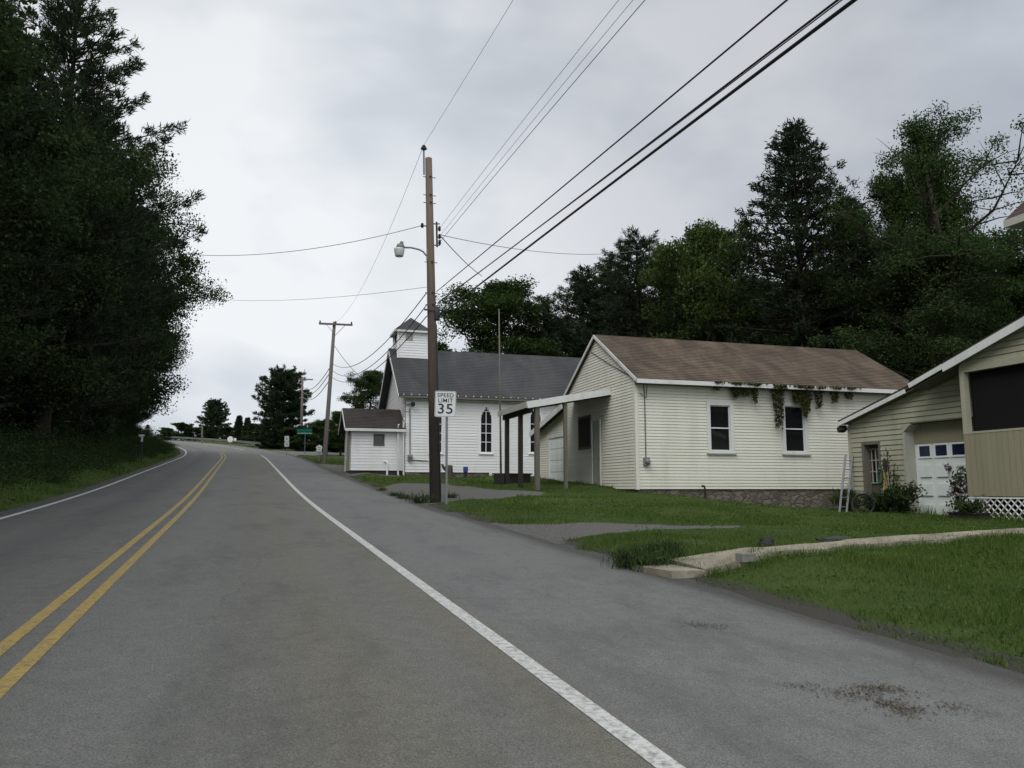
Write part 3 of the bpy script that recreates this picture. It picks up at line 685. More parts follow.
# church steeple
S0, S1, T0, T1 = 6.70, 8.42, CRY-.86, CRY+.86; sb = CRZ-1.1; stz = PY(408, 330, T0).z
st = MB(); LV = (PY(405.6, 335, T0).x-S0, PY(413, 335, T0).x-S0, PY(409, 341, T0).z, PY(409, 331.5, T0).z); LV2 = (.55, 1.2, LV[2], LV[3])
lap(st, (S0, T0, 0), (1, 0, 0), SH, (0, -1, 0), sb, stz, lambda z: (0, S1-S0), .15, [LV], **SID); lap(st, (S0, T0, 0), (0, 1, 0), SH, (-1, 0, 0), sb, stz, lambda z: (0, T1-T0), .15, [LV2], **SID)
lap(st, (S1, T0, 0), (0, 1, 0), SH, (1, 0, 0), sb, stz, lambda z: (0, T1-T0), .15); lap(st, (S0, T1, 0), (1, 0, 0), SH, (0, 1, 0), sb, stz, lambda z: (0, S1-S0), .15)
for x in (S0, S1):
    for y in (T0, T1): st.bb(x-.05, x+.05, y-.05, y+.05, sb, stz)
steeple = st.build('steeple', M['church'], church)
lv = MB(); lv.bb(S0+LV[0], S0+LV[1], T0-.0, T0+.05, LV[2], LV[3])
for i in range(5): z = LV[2]+(i+.5)*(LV[3]-LV[2])/5; lv.bb(S0+LV[0]+.02, S0+LV[1]-.02, T0-.02, T0-.0, z-.02, z+.03)
lv.build('louver', M['agedtrim'], steeple)
lv = MB(); lv.bb(S0+.02, S0+.06, T0+LV2[0], T0+LV2[1], LV[2], LV[3]); lv.build('louver', M['greywood'], steeple)
ov = .22; ap = Vector(((S0+S1)/2, CRY, PY(408, 317.5, CRY).z)); rr = MB(); q = [Vector((S0-ov, T0-ov, stz-.02)), Vector((S1+ov, T0-ov, stz-.02)), Vector((S1+ov, T1+ov, stz-.02)), Vector((S0-ov, T1+ov, stz-.02))]
for i in range(4): rr.face([q[i], q[(i+1) % 4], ap])
rr.build('steeple_roof', M['roofgrey'], steeple)
cr = MB(); cr.bb(S0-ov+.01, S1+ov-.01, T0-ov+.01, T1+ov-.01, stz-.14, stz-.022); cr.build('cornice', M['trim'], steeple)
# vestibule
VX0, VX1, VY0, VY1 = PY(351, 450, CY0+.1).x, CX0-.02, CY0+.12, CY0+3.7; VRY = (VY0+VY1)/2
vez = PY(376, 428, VY0-.3).z; vrz = PY(370, 409, VRY).z; vs_ = (vrz-vez)/(VRY-VY0+.3); vb = 2.36; vwt = vez+.3*vs_-.12
vw = MB(); VW = (PY(373.5, 440, VY0).x-VX0, PY(384.5, 440, VY0).x-VX0, PY(379, 446, VY0).z, PY(379, 434, VY0).z)
lap(vw, (VX0, VY0, 0), (1, 0, 0), SH, (0, -1, 0), vb, vwt, lambda z: (0, VX1-VX0), .15, [VW], **SID)
lap(vw, (VX0, VY0, 0), (0, 1, 0), SH, (-1, 0, 0), vb, vwt+(VRY-VY0)*vs_-.03, lambda z: (max(0, (z-vwt)/vs_), VY1-VY0-max(0, (z-vwt)/vs_)), .15, [(.45, 2.1, vb, vb+2.1)], **SID)
vw.face([(VX0, VY1, vb), (VX0, VY1, vwt), (VX1, VY1, vwt), (VX1, VY1, vb)])
ves = vw.build('vestibule', M['church'], church)
rf = MB(); slope_roof(rf, VX0-.35, VX1+.02, VY0-.3, vez, VRY, vrz, .18); slope_roof(rf, VX0-.35, VX1+.02, VY1+.3, vez, VRY, vrz, .18); rf.build('vestibule_roof', M['roofdark'], ves)
f = MB(); f.bb(VX0-.36, VX1, VY0-.345, VY0-.302, vez-.17, vez-.03); f.bar((VX0-.37, VY0-.3, vez-.08), (VX0-.37, VRY, vrz-.08), .03, .15); f.bar((VX0-.37, VY1+.3, vez-.08), (VX0-.37, VRY, vrz-.08), .03, .15); f.build('fascia', M['trim'], ves)
dd = MB(); dd.bb(VX0+.25, VX0+.32, VY0+.45, VY0+2.1, vb, vb+2.1); dd.build('door', M['greywood'], ves)
f = MB(); f.bb(VX0-.03, VX0+.24, VY0+.38, VY0+.45, vb, vb+2.17); f.bb(VX0-.03, VX0+.24, VY0+2.1, VY0+2.17, vb, vb+2.17); f.bb(VX0-.028, VX0+.24, VY0+.45, VY0+2.1, vb+2.1, vb+2.17); f.build('frame', M['agedtrim'], ves)
window(church, '', (VX0, VY0, 0), (1, 0, 0), (0, -1, 0), *VW, casing=.06, bars=(0, 0), trim='greywood', sill=False)
fo = MB(); fo.bb(VX0+.03, VX1, VY0+.05, VY1, 1.9, vb-.002); fo.build('foundation', M['roofdark'], church)
for xx, y0, y1 in ((398, 426, 474), (403.5, 420, 474)):
    p = PY(xx, y0, CY0-.08); q = PY(xx, y1, CY0-.08); t = MB(); t.tube([p+Vector((0, -.2, .05)), p, q, q+Vector((0, -.15, -.05))], .045, 8); t.build('downspout', M['trim'], church)
t = MB(); p = PY(387.5, 463, CY0-.02); t.tube([(p.x, VY0-.06, 1.9), (p.x, VY0-.06, p.z), (p.x-.15, VY0-.06, p.z+.1)], .05, 8); t.build('vent_pipe', M['white'], church)
# service conduit, meter, floodlight on the side wall
p = PY(410, 408, CY0-.05); q = PY(410, 455, CY0-.05); t = MB(); t.tube([p, q], .025, 6); t.tube([q+Vector((0, 0, -.25)), q+Vector((1.0, 0, -.3))], .02, 6); t.tube([PY(405, 411, CY0-.06), PY(409, 412, CY0-.2), p], .02, 6); t.build('conduit', M['greywood'], church)
t = MB(); t.bb(q.x-.12, q.x+.12, CY0-.16, CY0-.02, q.z-.3, q.z+.02); t.lathe((q.x, CY0-.16, q.z-.1), [(.09, 0), (.09, .06), (.05, .09)], 10, (0, -1, 0)); t.build('meter', M['metal'], church)
p = PY(413, 404, CY0-.3); t = MB(); t.lathe(p, [(.04, .14), (.11, .10), (.13, 0), (.11, -.06), (.03, -.08)], 12, (.3, .9, .4)); t.tube([p+Vector((0, .1, .05)), (p.x-.3, CY0-.02, p.z-.03)], .02, 6); t.build('floodlight', M['porcelain'], church)

# ---- tan house with garage at the right
GX = 17.6
tan = thing('tan_house', 'tan clapboard house with white garage door and screened porch at the right edge', 'house', (GX, 15.0, .6))
a1, a2 = PX(838, 421, GX-.25), PX(905, 387, GX-.25); b1, b2 = PX(909, 383, 16.8), PX(1024, 316, 16.8)
sa = (a2.z-a1.z)/(a1.y-a2.y); sbv = (b2.z-b1.z)/(b1.y-b2.y)
zA = lambda y: a1.z+sa*(a1.y-y); zB = lambda y: b1.z+sbv*(b1.y-y)
GY1 = PX(851, 470, GX).y; GPY = PX(967, 470, 17.0).y    # far corner / porch corner
def gY(x, X=GX): return PX(x, 470, X).y
gb = .45
gd0 = gY(905); OD = (GY1-gd0, GY1-13.5, gb, PX(940, 420.5, GX).z)      # u measured from the far corner towards the camera
dA = (GY1-gY(863.5), GY1-gY(882), gb, PX(872, 441.5, GX).z)
tw = MB(); zTop = zA(13.6)
def gext(z):
    zc = zA(GY1)-.18
    if z <= zc: return (0, GY1-13.5)
    return ((z-zc)/sa, GY1-13.5)
lap(tw, (GX, GY1, 0), (0, -1, 0), SH, (-1, 0, 0), gb, zA(13.7)-.2, gext, .150, [OD, dA], .018, .024)
tw.face([(GX, GY1, 0), (GX+9, GY1, 0), (GX+9, GY1, zA(GY1)-.15), (GX, GY1, zA(GY1)-.15)])
tw.build('garage_wall', M['tan'], tan)
cb = MB(); cb.bb(GX-.035, GX+.0, GY1-.09, GY1+.02, gb, zA(GY1)-.2); cb.build('corner_board', M['tan'], tan)
# garage opening: jamb, clipped corner, header, door
chz = PX(905, 432, GX).z; chy = gY(912)
jm = MB(); jm.bb(GX-.03, GX+.35, gd0-.10, gd0, gb, chz); tc_ = MB(); tc_.prism([(GX-.02, gd0+.0, chz), (GX-.02, gd0+.0, OD[3]), (GX-.02, chy, OD[3])], (.30, 0, 0)); tc_.build('corner_panel', M['tan'], tan)
jm.bar((GX+.14, gd0-.03, chz), (GX+.14, chy-.03, OD[3]-.02), .05, .36, (1, 0, 0)); jm.build('garage_jamb', M['agedtrim'], tan)
hd = MB(); hz1 = PX(940, 443, GX+.35).z; hd.bb(GX+.3, GX+.36, 13.5, gd0-.1, hz1, OD[3]); hd.build('header', M['tanboard'], tan)
gY0 = PX(914, 470, GX+.34).y; gY2 = gY0-2.72; dh = hz1-gb; dr = MB(); dr.bb(GX+.32, GX+.37, gY2, gY0, gb, hz1)
winY = [(PX(x0, 450, GX+.3).y, PX(x1, 450, GX+.3).y) for x0, x1 in ((919, 930), (935.2, 947), (952, 965))]; wz0, wz1 = PX(925, 456.5, GX+.3).z, PX(925, 446, GX+.3).z
pitch_ = winY[0][0]-winY[1][0]; winY.append((winY[2][0]-pitch_, winY[2][1]-pitch_))
zrow = [PX(925, yy, GX+.3).z for yy in (465.5, 477, 484, 495.5, 504.5, 514)]
for i, (ya, yb) in enumerate(winY):
    for r in range(3):
        zt_, zb_ = zrow[2*r], zrow[2*r+1]
        dr.bb(GX+.278, GX+.318, yb, ya, zb_, zt_)
gdo = dr.build('garage_door', M['garagedoor'], tan)
for ya, yb in winY:
    f = MB(); 
    f.bb(GX+.29, GX+.319, ya, ya+.05, wz0-.05, wz1+.05); f.bb(GX+.29, GX+.319, yb-.05, yb, wz0-.05, wz1+.05); f.bb(GX+.291, GX+.319, yb, ya, wz1, wz1+.05); f.bb(GX+.291, GX+.319, yb, ya, wz0-.05, wz0)
    w = f.build('window', M['white'], gdo)
    pn = MB(); pn.bb(GX+.312, GX+.318, yb, ya, wz0, wz1); pn.build('pane', M['blueglass'], gdo)
hn = MB(); p = PX(949.5, 468, GX+.28); hn.bb(p.x-.03, p.x+.03, p.y-.035, p.y+.035, p.z-.05, p.z+.06); hn.tube([p, p+Vector((-.05, .0, -.03)), p+Vector((-.05, -.02, -.16))], .018, 6); hn.build('handle', M['porcelain'], gdo)
# entry door
y0, y1 = GY1-dA[0], GY1-dA[1]
dz1 = dA[3]; dm = MB(); dm.bb(GX+.22, GX+.27, y1, y0, gb, dz1); ed = dm.build('entry_door', M['doorwood'], tan)
f = MB(); f.bb(GX-.03, GX+.21, y0-.09, y0, gb, dz1); f.bb(GX-.03, GX+.21, y1, y1+.07, gb, dz1); f.bb(GX-.028, GX+.21, y1+.07, y0-.09, dz1-.09, dz1); f.build('frame', M['greywood'], ed)
wa, wb = PX(868.5, 460, GX+.21).y, PX(880.5, 460, GX+.21).y; wz1_, wz0_ = PX(875, 449, GX+.21).z, PX(875, 483, GX+.21).z
pn = MB(); pn.bb(GX+.206, GX+.216, wb, wa, wz0_, wz1_); pn.build('pane', M['glass'], ed)
mu = MB()
for i in range(4): y = wa+(wb-wa)*i/3; mu.bb(GX+.18, GX+.204, y-.016, y+.016, wz0_, wz1_)
for i in range(4): z = wz0_+(wz1_-wz0_)*i/3; mu.bb(GX+.183, GX+.203, wb, wa, z-.014, z+.014)
mu.build('muntin', M['greenplastic'] if False else M['agedtrim'], ed)
lm = MB(); p = PX(885, 465, GX-.06); lm.bb(GX-.1, GX-.02, p.y-.05, p.y+.05, p.z-.14, p.z+.14); lm.lathe((GX-.07, p.y, p.z+.14), [(.06, 0), (.03, .05), (.01, .07)], 8); lm.build('wall_lamp', M['porcelain'], tan)
# roofs
yB0 = b1.y; RIDY = 10.2
rf = MB(); slope_roof(rf, GX-.25, 27, a1.y, a1.z, yB0-.1, zA(yB0-.1), .15, .10); rf.build('garage_roof', M['roofdark'], tan)
rf = MB(); slope_roof(rf, 16.8, 27, yB0, b1.z+.03, RIDY, zB(RIDY)+.03, .15, .10); slope_roof(rf, 16.8, 27, 2*RIDY-yB0, b1.z+.03, RIDY, zB(RIDY)+.03, .15, .10); rf.build('porch_roof', M['roofdark'], tan)
ra = MB(); ra.bar((GX-.265, a1.y+.02, a1.z-.12), (GX-.265, a2.y, a2.z-.12), .03, .12); ra.build('rake_board', M['trim'], tan)
ra = MB(); ym = PX(942, 366, 16.78).y; ra.bar((16.785, yB0, b1.z-.08), (16.785, ym, zB(ym)-.08), .03, .13); ra.bar((16.78, ym, zB(ym)-.13), (16.78, RIDY, zB(RIDY)-.13), .035, .2); ra.build('rake_board', M['trim'], tan)
so = MB(); so.bar((GX-.12, GY1+.02, zA(GY1)-.17), (GX-.12, yB0, zA(yB0)-.17), .26, .02, (0, 0, 1)); so.bar((17.15, yB0-.05, zB(yB0)-.16), (17.15, GPY-.1, zB(GPY)-.16), .6, .02); so.build('soffit', M['greywood'], tan)
eb = MB(); eb.bar((GX-.13, GY1+.05, zA(GY1)-.26), (GX-.13, GY1+.25, zA(GY1)-.34), .22, .16); eb.build('eave_block', M['darkwood'], tan)
# porch
PXX = 17.0; pz0, pz1 = PX(968, 496, PXX).z, PX(968, 434, PXX).z; pz2 = PX(968, 372, PXX).z; PY0 = 5.0
pb = MB(); y = GPY
while y > PY0:
    w_ = .16; pb.bb(PXX-.02-rnd.random()*.004, PXX+.02, y-w_+.008, y, pz0, pz1); y -= w_
x_ = PXX+.02
while x_ < GX: pb.bb(x_, min(x_+.155, GX-.02), GPY-.04, GPY, pz0, pz1); x_ += .16
pb.build('board_panel', M['tanboard'], tan)
scn = MB(); scn.bb(PXX+.16, PXX+.18, PY0, GPY-.2, pz1+.01, pz2-.01); scn.bb(PXX+.15, GX, GPY-.18, GPY-.16, pz1+.01, pz2); scn.build('screen', M['screen'], tan)
po = MB(); po.bb(PXX-.03, PXX+.12, GPY-.14, GPY+.0, pz1, pz2); po.bb(PXX-.03, PXX+.1, PY0, GPY-.14, pz1, pz1+.05); po.build('porch_post', M['tan'], tan)
bmz = MB(); bmz.bb(PXX-.03, PXX+.12, PY0, GPY, pz2, pz2+.15); bmz.build('porch_beam', M['tan'], tan)
pw = MB(); lap(pw, (PXX, GPY, 0), (0, -1, 0), SH, (-1, 0, 0), pz2+.15, zB(RIDY)-.25, lambda z: (max(0, (z-(zB(GPY)-.14))/sbv), 2*(GPY-RIDY)-max(0, (z-(zB(GPY)-.14))/sbv)) , .15, (), .018, .024)
pw.face([(PXX, GPY, pz2+.15), (GX, GPY, pz2+.15), (GX, GPY, zB(GPY)-.14), (PXX, GPY, zB(GPY)-.14)])
pw.build('porch_gable', M['tan'], tan)
fl = MB(); fl.bb(PXX+.05, GX, PY0, GPY-.05, pz0+.02, pz0+.12); fl.build('porch_floor', M['darkwood'], tan)
lt = MB(); lz1 = PX(985, 498.5, PXX).z; lz0 = lz1-.62; y = GPY+.5; hgt = lz1-lz0
k = .19; y = GPY-.02
while y > PY0+1:
    for sg in (0, 1):
        ya, yb = (y, y-hgt) if sg else (y-hgt, y)
        lt.bar((PXX+(.012 if sg else .028), ya, lz0), (PXX+(.012 if sg else .028), yb, lz1), .012, .045, (1, 0, 0))
    y -= k
lt.bb(PXX-.005, PXX+.036, PY0, GPY+.02, lz1, lz1+.04)
lt.build('lattice', M['white'], tan)
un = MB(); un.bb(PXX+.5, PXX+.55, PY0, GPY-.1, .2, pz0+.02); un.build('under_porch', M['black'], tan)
# upper storey block with red-brown roof, its eave corner enters the frame at the right edge
ec = PX(1005, 222, 18.5); uz = ec.z; uy = ec.y
ub = MB(); ub.bb(19.0, 27, 4.0, uy-.5, 3.5, uz-.05); ub.build('upper_wall', M['tan'], tan)
rf = MB(); slope_roof(rf, 3.5, uy, 18.5, uz+.05, 22.8, uz+3.6, .15, .10, False); slope_roof(rf, 3.5, uy, 27.1, uz+.05, 22.8, uz+3.6, .15, .10, False)
rf.face([(19.0, uy-.5, uz), (27, uy-.5, uz), (22.8, uy-.5, uz+3.3)]); rf.build('upper_roof', M['roofred'], tan)
f = MB(); f.bb(18.44, 18.5, 3.5, uy, uz-.17, uz+.03); f.bar((18.55, uy+.02, uz-.02), (22.8, uy+.02, uz+3.5), .03, .18); f.bb(18.5, 19.0, 4, uy-.02, uz-.17, uz-.14); f.build('upper_eave', M['agedtrim'], tan)

# ================================================================== POLES, LAMP, SIGNS, WIRES
def insul(mb, c, s=1.0, ax=(0, 0, 1)):
    mb.lathe(c, [(.02*s, -.08*s), (.035*s, -.06*s), (.055*s, -.04*s), (.03*s, -.02*s), (.055*s, .0), (.03*s, .02*s), (.05*s, .04*s), (.03*s, .07*s), (.01*s, .085*s)], 10, ax)
pbase = PD(435.3, 500.5, 23.6); pbase.z = gz1(pbase.x, pbase.y); ptop = PD(428.6, 158.5, 23.9)
def ontopole(y): # point on the near pole axis at photo row y
    p = pbase.lerp(ptop, (500.5-y)/(500.5-159.5)); return p
pole = thing('utility_pole', 'tall leaning wooden utility pole with dark base beside the speed limit sign', 'utility pole', pbase, 'utility poles')
sh = MB(); sh.tube([pbase-Vector((0, 0, .4)), pbase, pbase.lerp(ptop, .5), ptop], [.172, .168, .135, .108], 16); sh.build('shaft', M['pole'], pole, True)
pin = MB(); pin.bar(ptop+Vector((-.14, -.02, -.55)), ptop+Vector((-.16, -.02, .22)), .05, .05); pin.build('pole_top_pin', M['metal'], pole)
pi = MB(); pi.lathe(ptop+Vector((-.16, -.02, .22)), [(.03, 0), (.04, .03), (.10, .06), (.10, .09), (.05, .11), (.07, .14), (.05, .18), (.02, .2)], 14); pi.build('insulator', M['porcelain'], pole)
NEARW = {}
for i, (yy, side) in enumerate(((233, 1), (241, 1), (247, 1), (231, 2))):
    p = ontopole(yy); off = Vector((.28, -.08, 0)) if side == 1 else Vector((-.25, -.05, 0))
    m = MB(); insul(m, p+off, 1.0); m.build('insulator', M['porcelain'], pole); NEARW[i] = p+off
rk = MB(); p = ontopole(226); q = ontopole(252); rk.bar(p+Vector((.2, -.06, 0)), q+Vector((.2, -.06, 0)), .04, .04); rk.bar(ontopole(228), ontopole(228)+Vector((.3, -.08, 0)), .03, .03); rk.bar(ontopole(250), ontopole(250)+Vector((.3, -.08, 0)), .03, .03); rk.bar(ontopole(231), ontopole(231)+Vector((-.27, -.05, 0)), .03, .03)
rk.build('wire_rack', M['porcelain'], pole)
for yy in (180, 199, 207, 268, 299, 311):
    bo = MB(); p = ontopole(yy); bo.tube([p+Vector((-.2, -.05, 0)), p+Vector((.2, -.05, 0))], .012, 6)
    bo.lathe(p+Vector((.02, -.125, 0)), [(.035, 0), (.035, .03), (.015, .05)], 6, (0, -1, 0))
    bo.build('bolt', M['porcelain'], pole)
sp_ = MB(); p = ontopole(320); sp_.lathe(p+Vector((.14, -.06, -.2)), [(.04, 0), (.10, .03), (.11, .25), (.08, .42), (.03, .45)], 12); sp_.build('splice_case', M['cable'], pole)
cl = MB(); p = ontopole(318); cl.bar(p+Vector((-.25, -.1, .05)), p+Vector((.2, -.15, .05)), .05, .05); cl.build('clamp', M['porcelain'], pole)
gw_ = MB(); gw_.tube([ontopole(330)+Vector((.13, -.09, 0)), ontopole(420)+Vector((.145, -.10, 0)), ontopole(498)+Vector((.155, -.11, 0))], .012, 5); gw_.build('ground_wire', M['cable'], pole)
# street lamp on the pole
ap_ = ontopole(258)+Vector((-.12, -.03, 0)); tip = PD(404, 247.5, 23.7)
lamp = thing('street_lamp', 'small grey street lamp on a curved arm bolted to the near utility pole', 'street lamp', ap_)
ar = MB(); md = PD(419, 249.5, 23.7); ar.tube([ap_+Vector((.06, 0, -.06)), PD(426.2, 255.5, 23.72), PD(423.3, 251.8, 23.72), md, PD(411, 247.6, 23.7), tip], .028, 8); ar.build('arm', M['metal'], lamp, True)
br = MB(); br.box(ap_+Vector((.03, 0, -.05)), (.07, .08, .35)); br.build('bracket', M['metal'], lamp)
hd = MB(); h = PD(400.5, 246.5, 23.7); hd.lathe(h+Vector((0, 0, -.1)), [(.02, -.02), (.12, 0), (.13, .10), (.10, .17), (.03, .19)], 14); hd.build('lamp_head', M['alum'], lamp)
ph = MB(); ph.lathe(PD(401.6, 244.5, 23.7), [(.06, 0), (.06, .07), (.03, .10)], 10); ph.build('photocell', M['alum'], lamp)
g2 = MB(); b_ = PD(399.3, 249.2, 23.7); g2.lathe(b_, [(.16, .02), (.165, -.02), (.13, -.20), (.115, -.23), (.05, -.235)], 16); g2.build('lamp_shade', M['lampglass'], lamp, True)
# far poles
fb = PD(324, 470, 56.0); fb.z = gz1(fb.x, fb.y); ft = PD(334.5, 322, 56.5)
fp = thing('utility_pole', 'weathered grey utility pole with a crossarm beyond the church', 'utility pole', fb, 'utility poles')
sh = MB(); sh.tube([fb-Vector((0, 0, .3)), fb, ft], [.175, .17, .11], 12); sh.build('shaft', M['farpole'], fp, True)
ca_, cb_ = PD(319, 323.5, 56.3), PD(352.5, 325, 56.3); ar = MB(); ar.bar(ca_, cb_, .10, .13); ar.build('crossarm', M['farpole'], fp)
mid = ca_.lerp(cb_, .5); br = MB()
for s_ in (-1, 1): br.bar(mid+Vector((0, 0, -.8)), mid+(cb_-ca_)*.28*s_+Vector((0, 0, -.05)), .03, .03)
br.build('brace', M['metal'], fp)
FARI = []
for t in (.03, .5, .97):
    m = MB(); c = ca_.lerp(cb_, t)+Vector((0, 0, .14)); insul(m, c, 1.2); m.build('insulator', M['porcelain'], fp); FARI.append(c)
def onfar(y): return fb.lerp(ft, (470-y)/(470-322.))
tb = PD(301, 455, 100.0); tb.z = gz1(tb.x, tb.y); tt = PD(302.5, 377, 100.0)
tp = thing('utility_pole', 'distant utility pole with crossarm half hidden by the big pine', 'utility pole', tb, 'utility poles')
sh = MB(); sh.tube([tb-Vector((0, 0, .3)), tt], [.19, .12], 10); sh.build('shaft', M['farpole'], tp, True)
ar = MB(); ar.bar(PD(299, 379, 100), PD(313, 379.6, 100), .12, .14); ar.build('crossarm', M['farpole'], tp)
TI = PD(312, 378, 100)

def cable(a, b, sag, r, label, mat='cable', n=28, group=None):
    a = Vector(a); b = Vector(b); pts = []
    for i in range(n+1):
        t = i/n; p = a.lerp(b, t); p.z -= sag*4*t*(1-t); pts.append(p)
    o = MB().tube(pts, r, 6).build('cable', M[mat], None, True, origin=a); tag(o, label, 'cable', group); return o
def proj(p):
    d = p-CAM; f = d.dot(FW); rr = d.dot(RT); u = d.z
    z = f*math.cos(PITCH)+u*math.sin(PITCH); y = u*math.cos(PITCH)-f*math.sin(PITCH)
    return 512+FPX*rr/z, 384-FPX*y/z, z
def sag_for(a, b, tx, ty=0):
    best = (1e9, 0)
    for sg in np.arange(-.5, 3.5, .05):
        pr = None
        for i in range(81):
            t = i/80*.75; p = Vector(a).lerp(Vector(b), t); p.z -= sg*4*t*(1-t)
            q = proj(p)
            if q[2] < .5: break
            if pr and (pr[1]-ty)*(q[1]-ty) <= 0:
                k = (pr[1]-ty)/((pr[1]-q[1]) or 1e-6); x = pr[0]+(q[0]-pr[0])*k
                if abs(x-tx) < best[0]: best = (abs(x-tx), sg)
            pr = q
    return best[1]
BP = Vector((5.6, -23.0, -1.0))   # where the previous pole stands, behind the camera
def back(z, dx=0): return Vector((BP.x+dx, BP.y, BP.z+z))
cg_ = 'overhead lines along the road'
hs_ = [('pole top', ptop+Vector((-.16, -.02, .42)), 10.5, -.1, 513, .005, 'wire', 'thin primary wire running from the near pole top to the top of the photo'),
       ('s1', NEARW[0], 8.1, .35, 600, .005, 'wire', 'highest of the thin wires fanning up from the insulator rack of the near pole'),
       ('s2', NEARW[1], 7.8, .4, 620, .0045, 'wire', 'middle thin wire fanning up from the insulator rack of the near pole'),
       ('s3', NEARW[2], 7.5, .4, 643, .007, 'wire', 'lowest and darkest thin wire fanning up from the insulator rack of the near pole'),
       ('t1', ontopole(297)+Vector((.16, -.05, 0)), 6.2, .2, 788, .012, 'cable', 'upper black telephone cable crossing from near pole to the top right'),
       ('t2', ontopole(309)+Vector((.18, -.05, 0)), 5.9, .25, 836, .013, 'cable', 'middle black telephone cable crossing from near pole to the top right'),
       ('t3', ontopole(322)+Vector((.2, -.06, 0)), 5.7, .3, 857, .021, 'cable', 'thickest black telephone cable, lowest of those crossing to the upper right')]
for nm, a, hb, dx, tx, r, mt_, lb in hs_:
    b = back(hb, dx); cable(a, b, sag_for(a, b, tx), r, lb, mt_, 48, cg_)
a = hs_[5][1]; b = back(5.85, .2); cable(a+Vector((0, -.02, .03)), b, sag_for(a, b, 845), .007, 'slender messenger wire between the two lower telephone cables', 'cable', 48, cg_)
# onward to the far pole
cable(ptop+Vector((-.16, -.02, .42)), FARI[1], 1.0, .006, 'faint primary wire sloping down from near pole top to far pole crossarm', 'wire', 28, cg_)
for yn, yf, sg, lb in ((299, 367, 1.0, 'upper sagging cable between the near pole and the grey pole by the church'), (311, 374, 1.1, 'middle sagging cable between the near pole and the grey pole by the church'), (322, 381, 1.0, 'lower sagging cable between the near pole and the grey pole by the church')):
    cable(ontopole(yn)+Vector((-.15, 0, 0)), onfar(yf)+Vector((.14, 0, 0)), sg, .016, lb, 'cable', 28, cg_)
for yf, dz, lb in ((372, -1.3, 'upper line from the grey pole down to the distant pole'), (378, -1.9, 'middle line from the grey pole down to the distant pole'), (386, -2.5, 'lower line from the grey pole down to the distant pole')):
    cable(onfar(yf)+Vector((-.14, 0, 0)), tt+Vector((.1, 0, dz)), .8, .03, lb, 'wire', 20, cg_)
cable(onfar(345), PD(362, 378, 60), .2, .018, 'service wire from the grey pole down behind the church gable', 'wire', 12)
# cross-road drops
cable(NEARW[3], PD(188, 254.5, 30), .35, .010, 'service wire crossing the road from near pole into the left trees', 'wire', 24)
cable(ontopole(292), PD(205, 298.5, 40), .25, .007, 'lower faint service wire crossing the road into the left trees', 'wire', 24)
cable(NEARW[1]+Vector((.05, 0, .05)), PD(640, 250, 40), .4, .011, 'service wire running right from the near pole towards the dark pines', 'wire', 24)
cable(NEARW[1]+Vector((.05, 0, .0)), PD(482, 276, 40), .1, .016, 'service wire dropping right from the near pole behind the church', 'wire', 16)
g1 = PX(591, 352, HX0-.04); cable(g1, (HX0-.05, HY0+.05, PX(632, 378, HX0).z), .03, .012, 'thin dark wire slung across the gable of the cream house', 'cable', 10)
# thin mast in front of the church
mb_ = PD(501, 478, 37.5); mb_.z = gz1(mb_.x, mb_.y); mtp = PD(499, 311, 37.5)
ms = MB(); ms.tube([mb_-Vector((0, 0, .2)), mtp], [.05, .03], 8)
ms.lathe(mtp, [(.03, 0), (.05, .03), (.05, .07), (.01, .1)], 8); ms.lathe(mb_, [(.11, -.02), (.11, .05), (.06, .08)], 10)
tag(ms.build('mast', M['greywood'], None, True), 'slender bare metal mast standing in front of the church windows', 'mast')

def sign_panel(parent, c, w, h, yaw, tilt, mat, rad=.04, th=.006, back_='metal'):
    u = Vector((math.cos(yaw), math.sin(yaw), 0)); v = Vector((0, 0, 1)); u, v = u*math.cos(tilt)+v*math.sin(tilt), v*math.cos(tilt)-u*math.sin(tilt); n = u.cross(v)
    pts = []
    for sx, sy, a0 in ((1, 1, 0), (-1, 1, 90), (-1, -1, 180), (1, -1, 270)):
        for k in range(5): a = R_(a0+22.5*k); pts.append(c+u*(sx*(w/2-rad)+rad*math.cos(a))+v*(sy*(h/2-rad)+rad*math.sin(a)))
    m = MB(); m.prism([p-n*th for p in pts], n*th); return m.build('panel', M[mat], parent), u, v, n
def lettering(parent, s, size, c, u, v, n, name='lettering', xs_=1.0, mat='signblack'):
    me = text_mesh(s, size); o0 = WORG[parent.name]; T = Matrix((u*xs_, v, n)).transposed()
    for vv in me.vertices: vv.co = (T @ vv.co)+c+n*.003-o0
    me.materials.clear(); me.materials.append(M[mat]); return link(name, me, parent)
sb_ = PD(446.5, 497.5, 22.6); sb_.z = gz1(sb_.x, sb_.y)
sg = thing('speed_limit_sign', 'white speed limit 35 sign on a thin steel post beside the near pole', 'traffic sign', sb_)
sc_ = PD(445.4, 404, 22.55); YS = -YAW*.6
po = MB(); pc = PD(447, 404, 22.6); po.bar(sb_-Vector((0, 0, .3)), pc+Vector((0, .03, .3)), .06, .04, (0, 1, 0)); po.build('post', M['metal'], sg)
pn, u, v, n = sign_panel(sg, sc_, .60, .745, YS, -.015, 'signwhite'); W_, H_ = .60, .745
bd = MB(); t = .007; i_ = .014
for a in ((-W_/2+i_, W_/2-i_, H_/2-i_-t, H_/2-i_), (-W_/2+i_, W_/2-i_, -H_/2+i_, -H_/2+i_+t)): 
    q = [sc_+u*a[0]+v*a[2]+n*.001, sc_+u*a[1]+v*a[2]+n*.001, sc_+u*a[1]+v*a[3]+n*.001, sc_+u*a[0]+v*a[3]+n*.001]; bd.prism(q, n*.002)
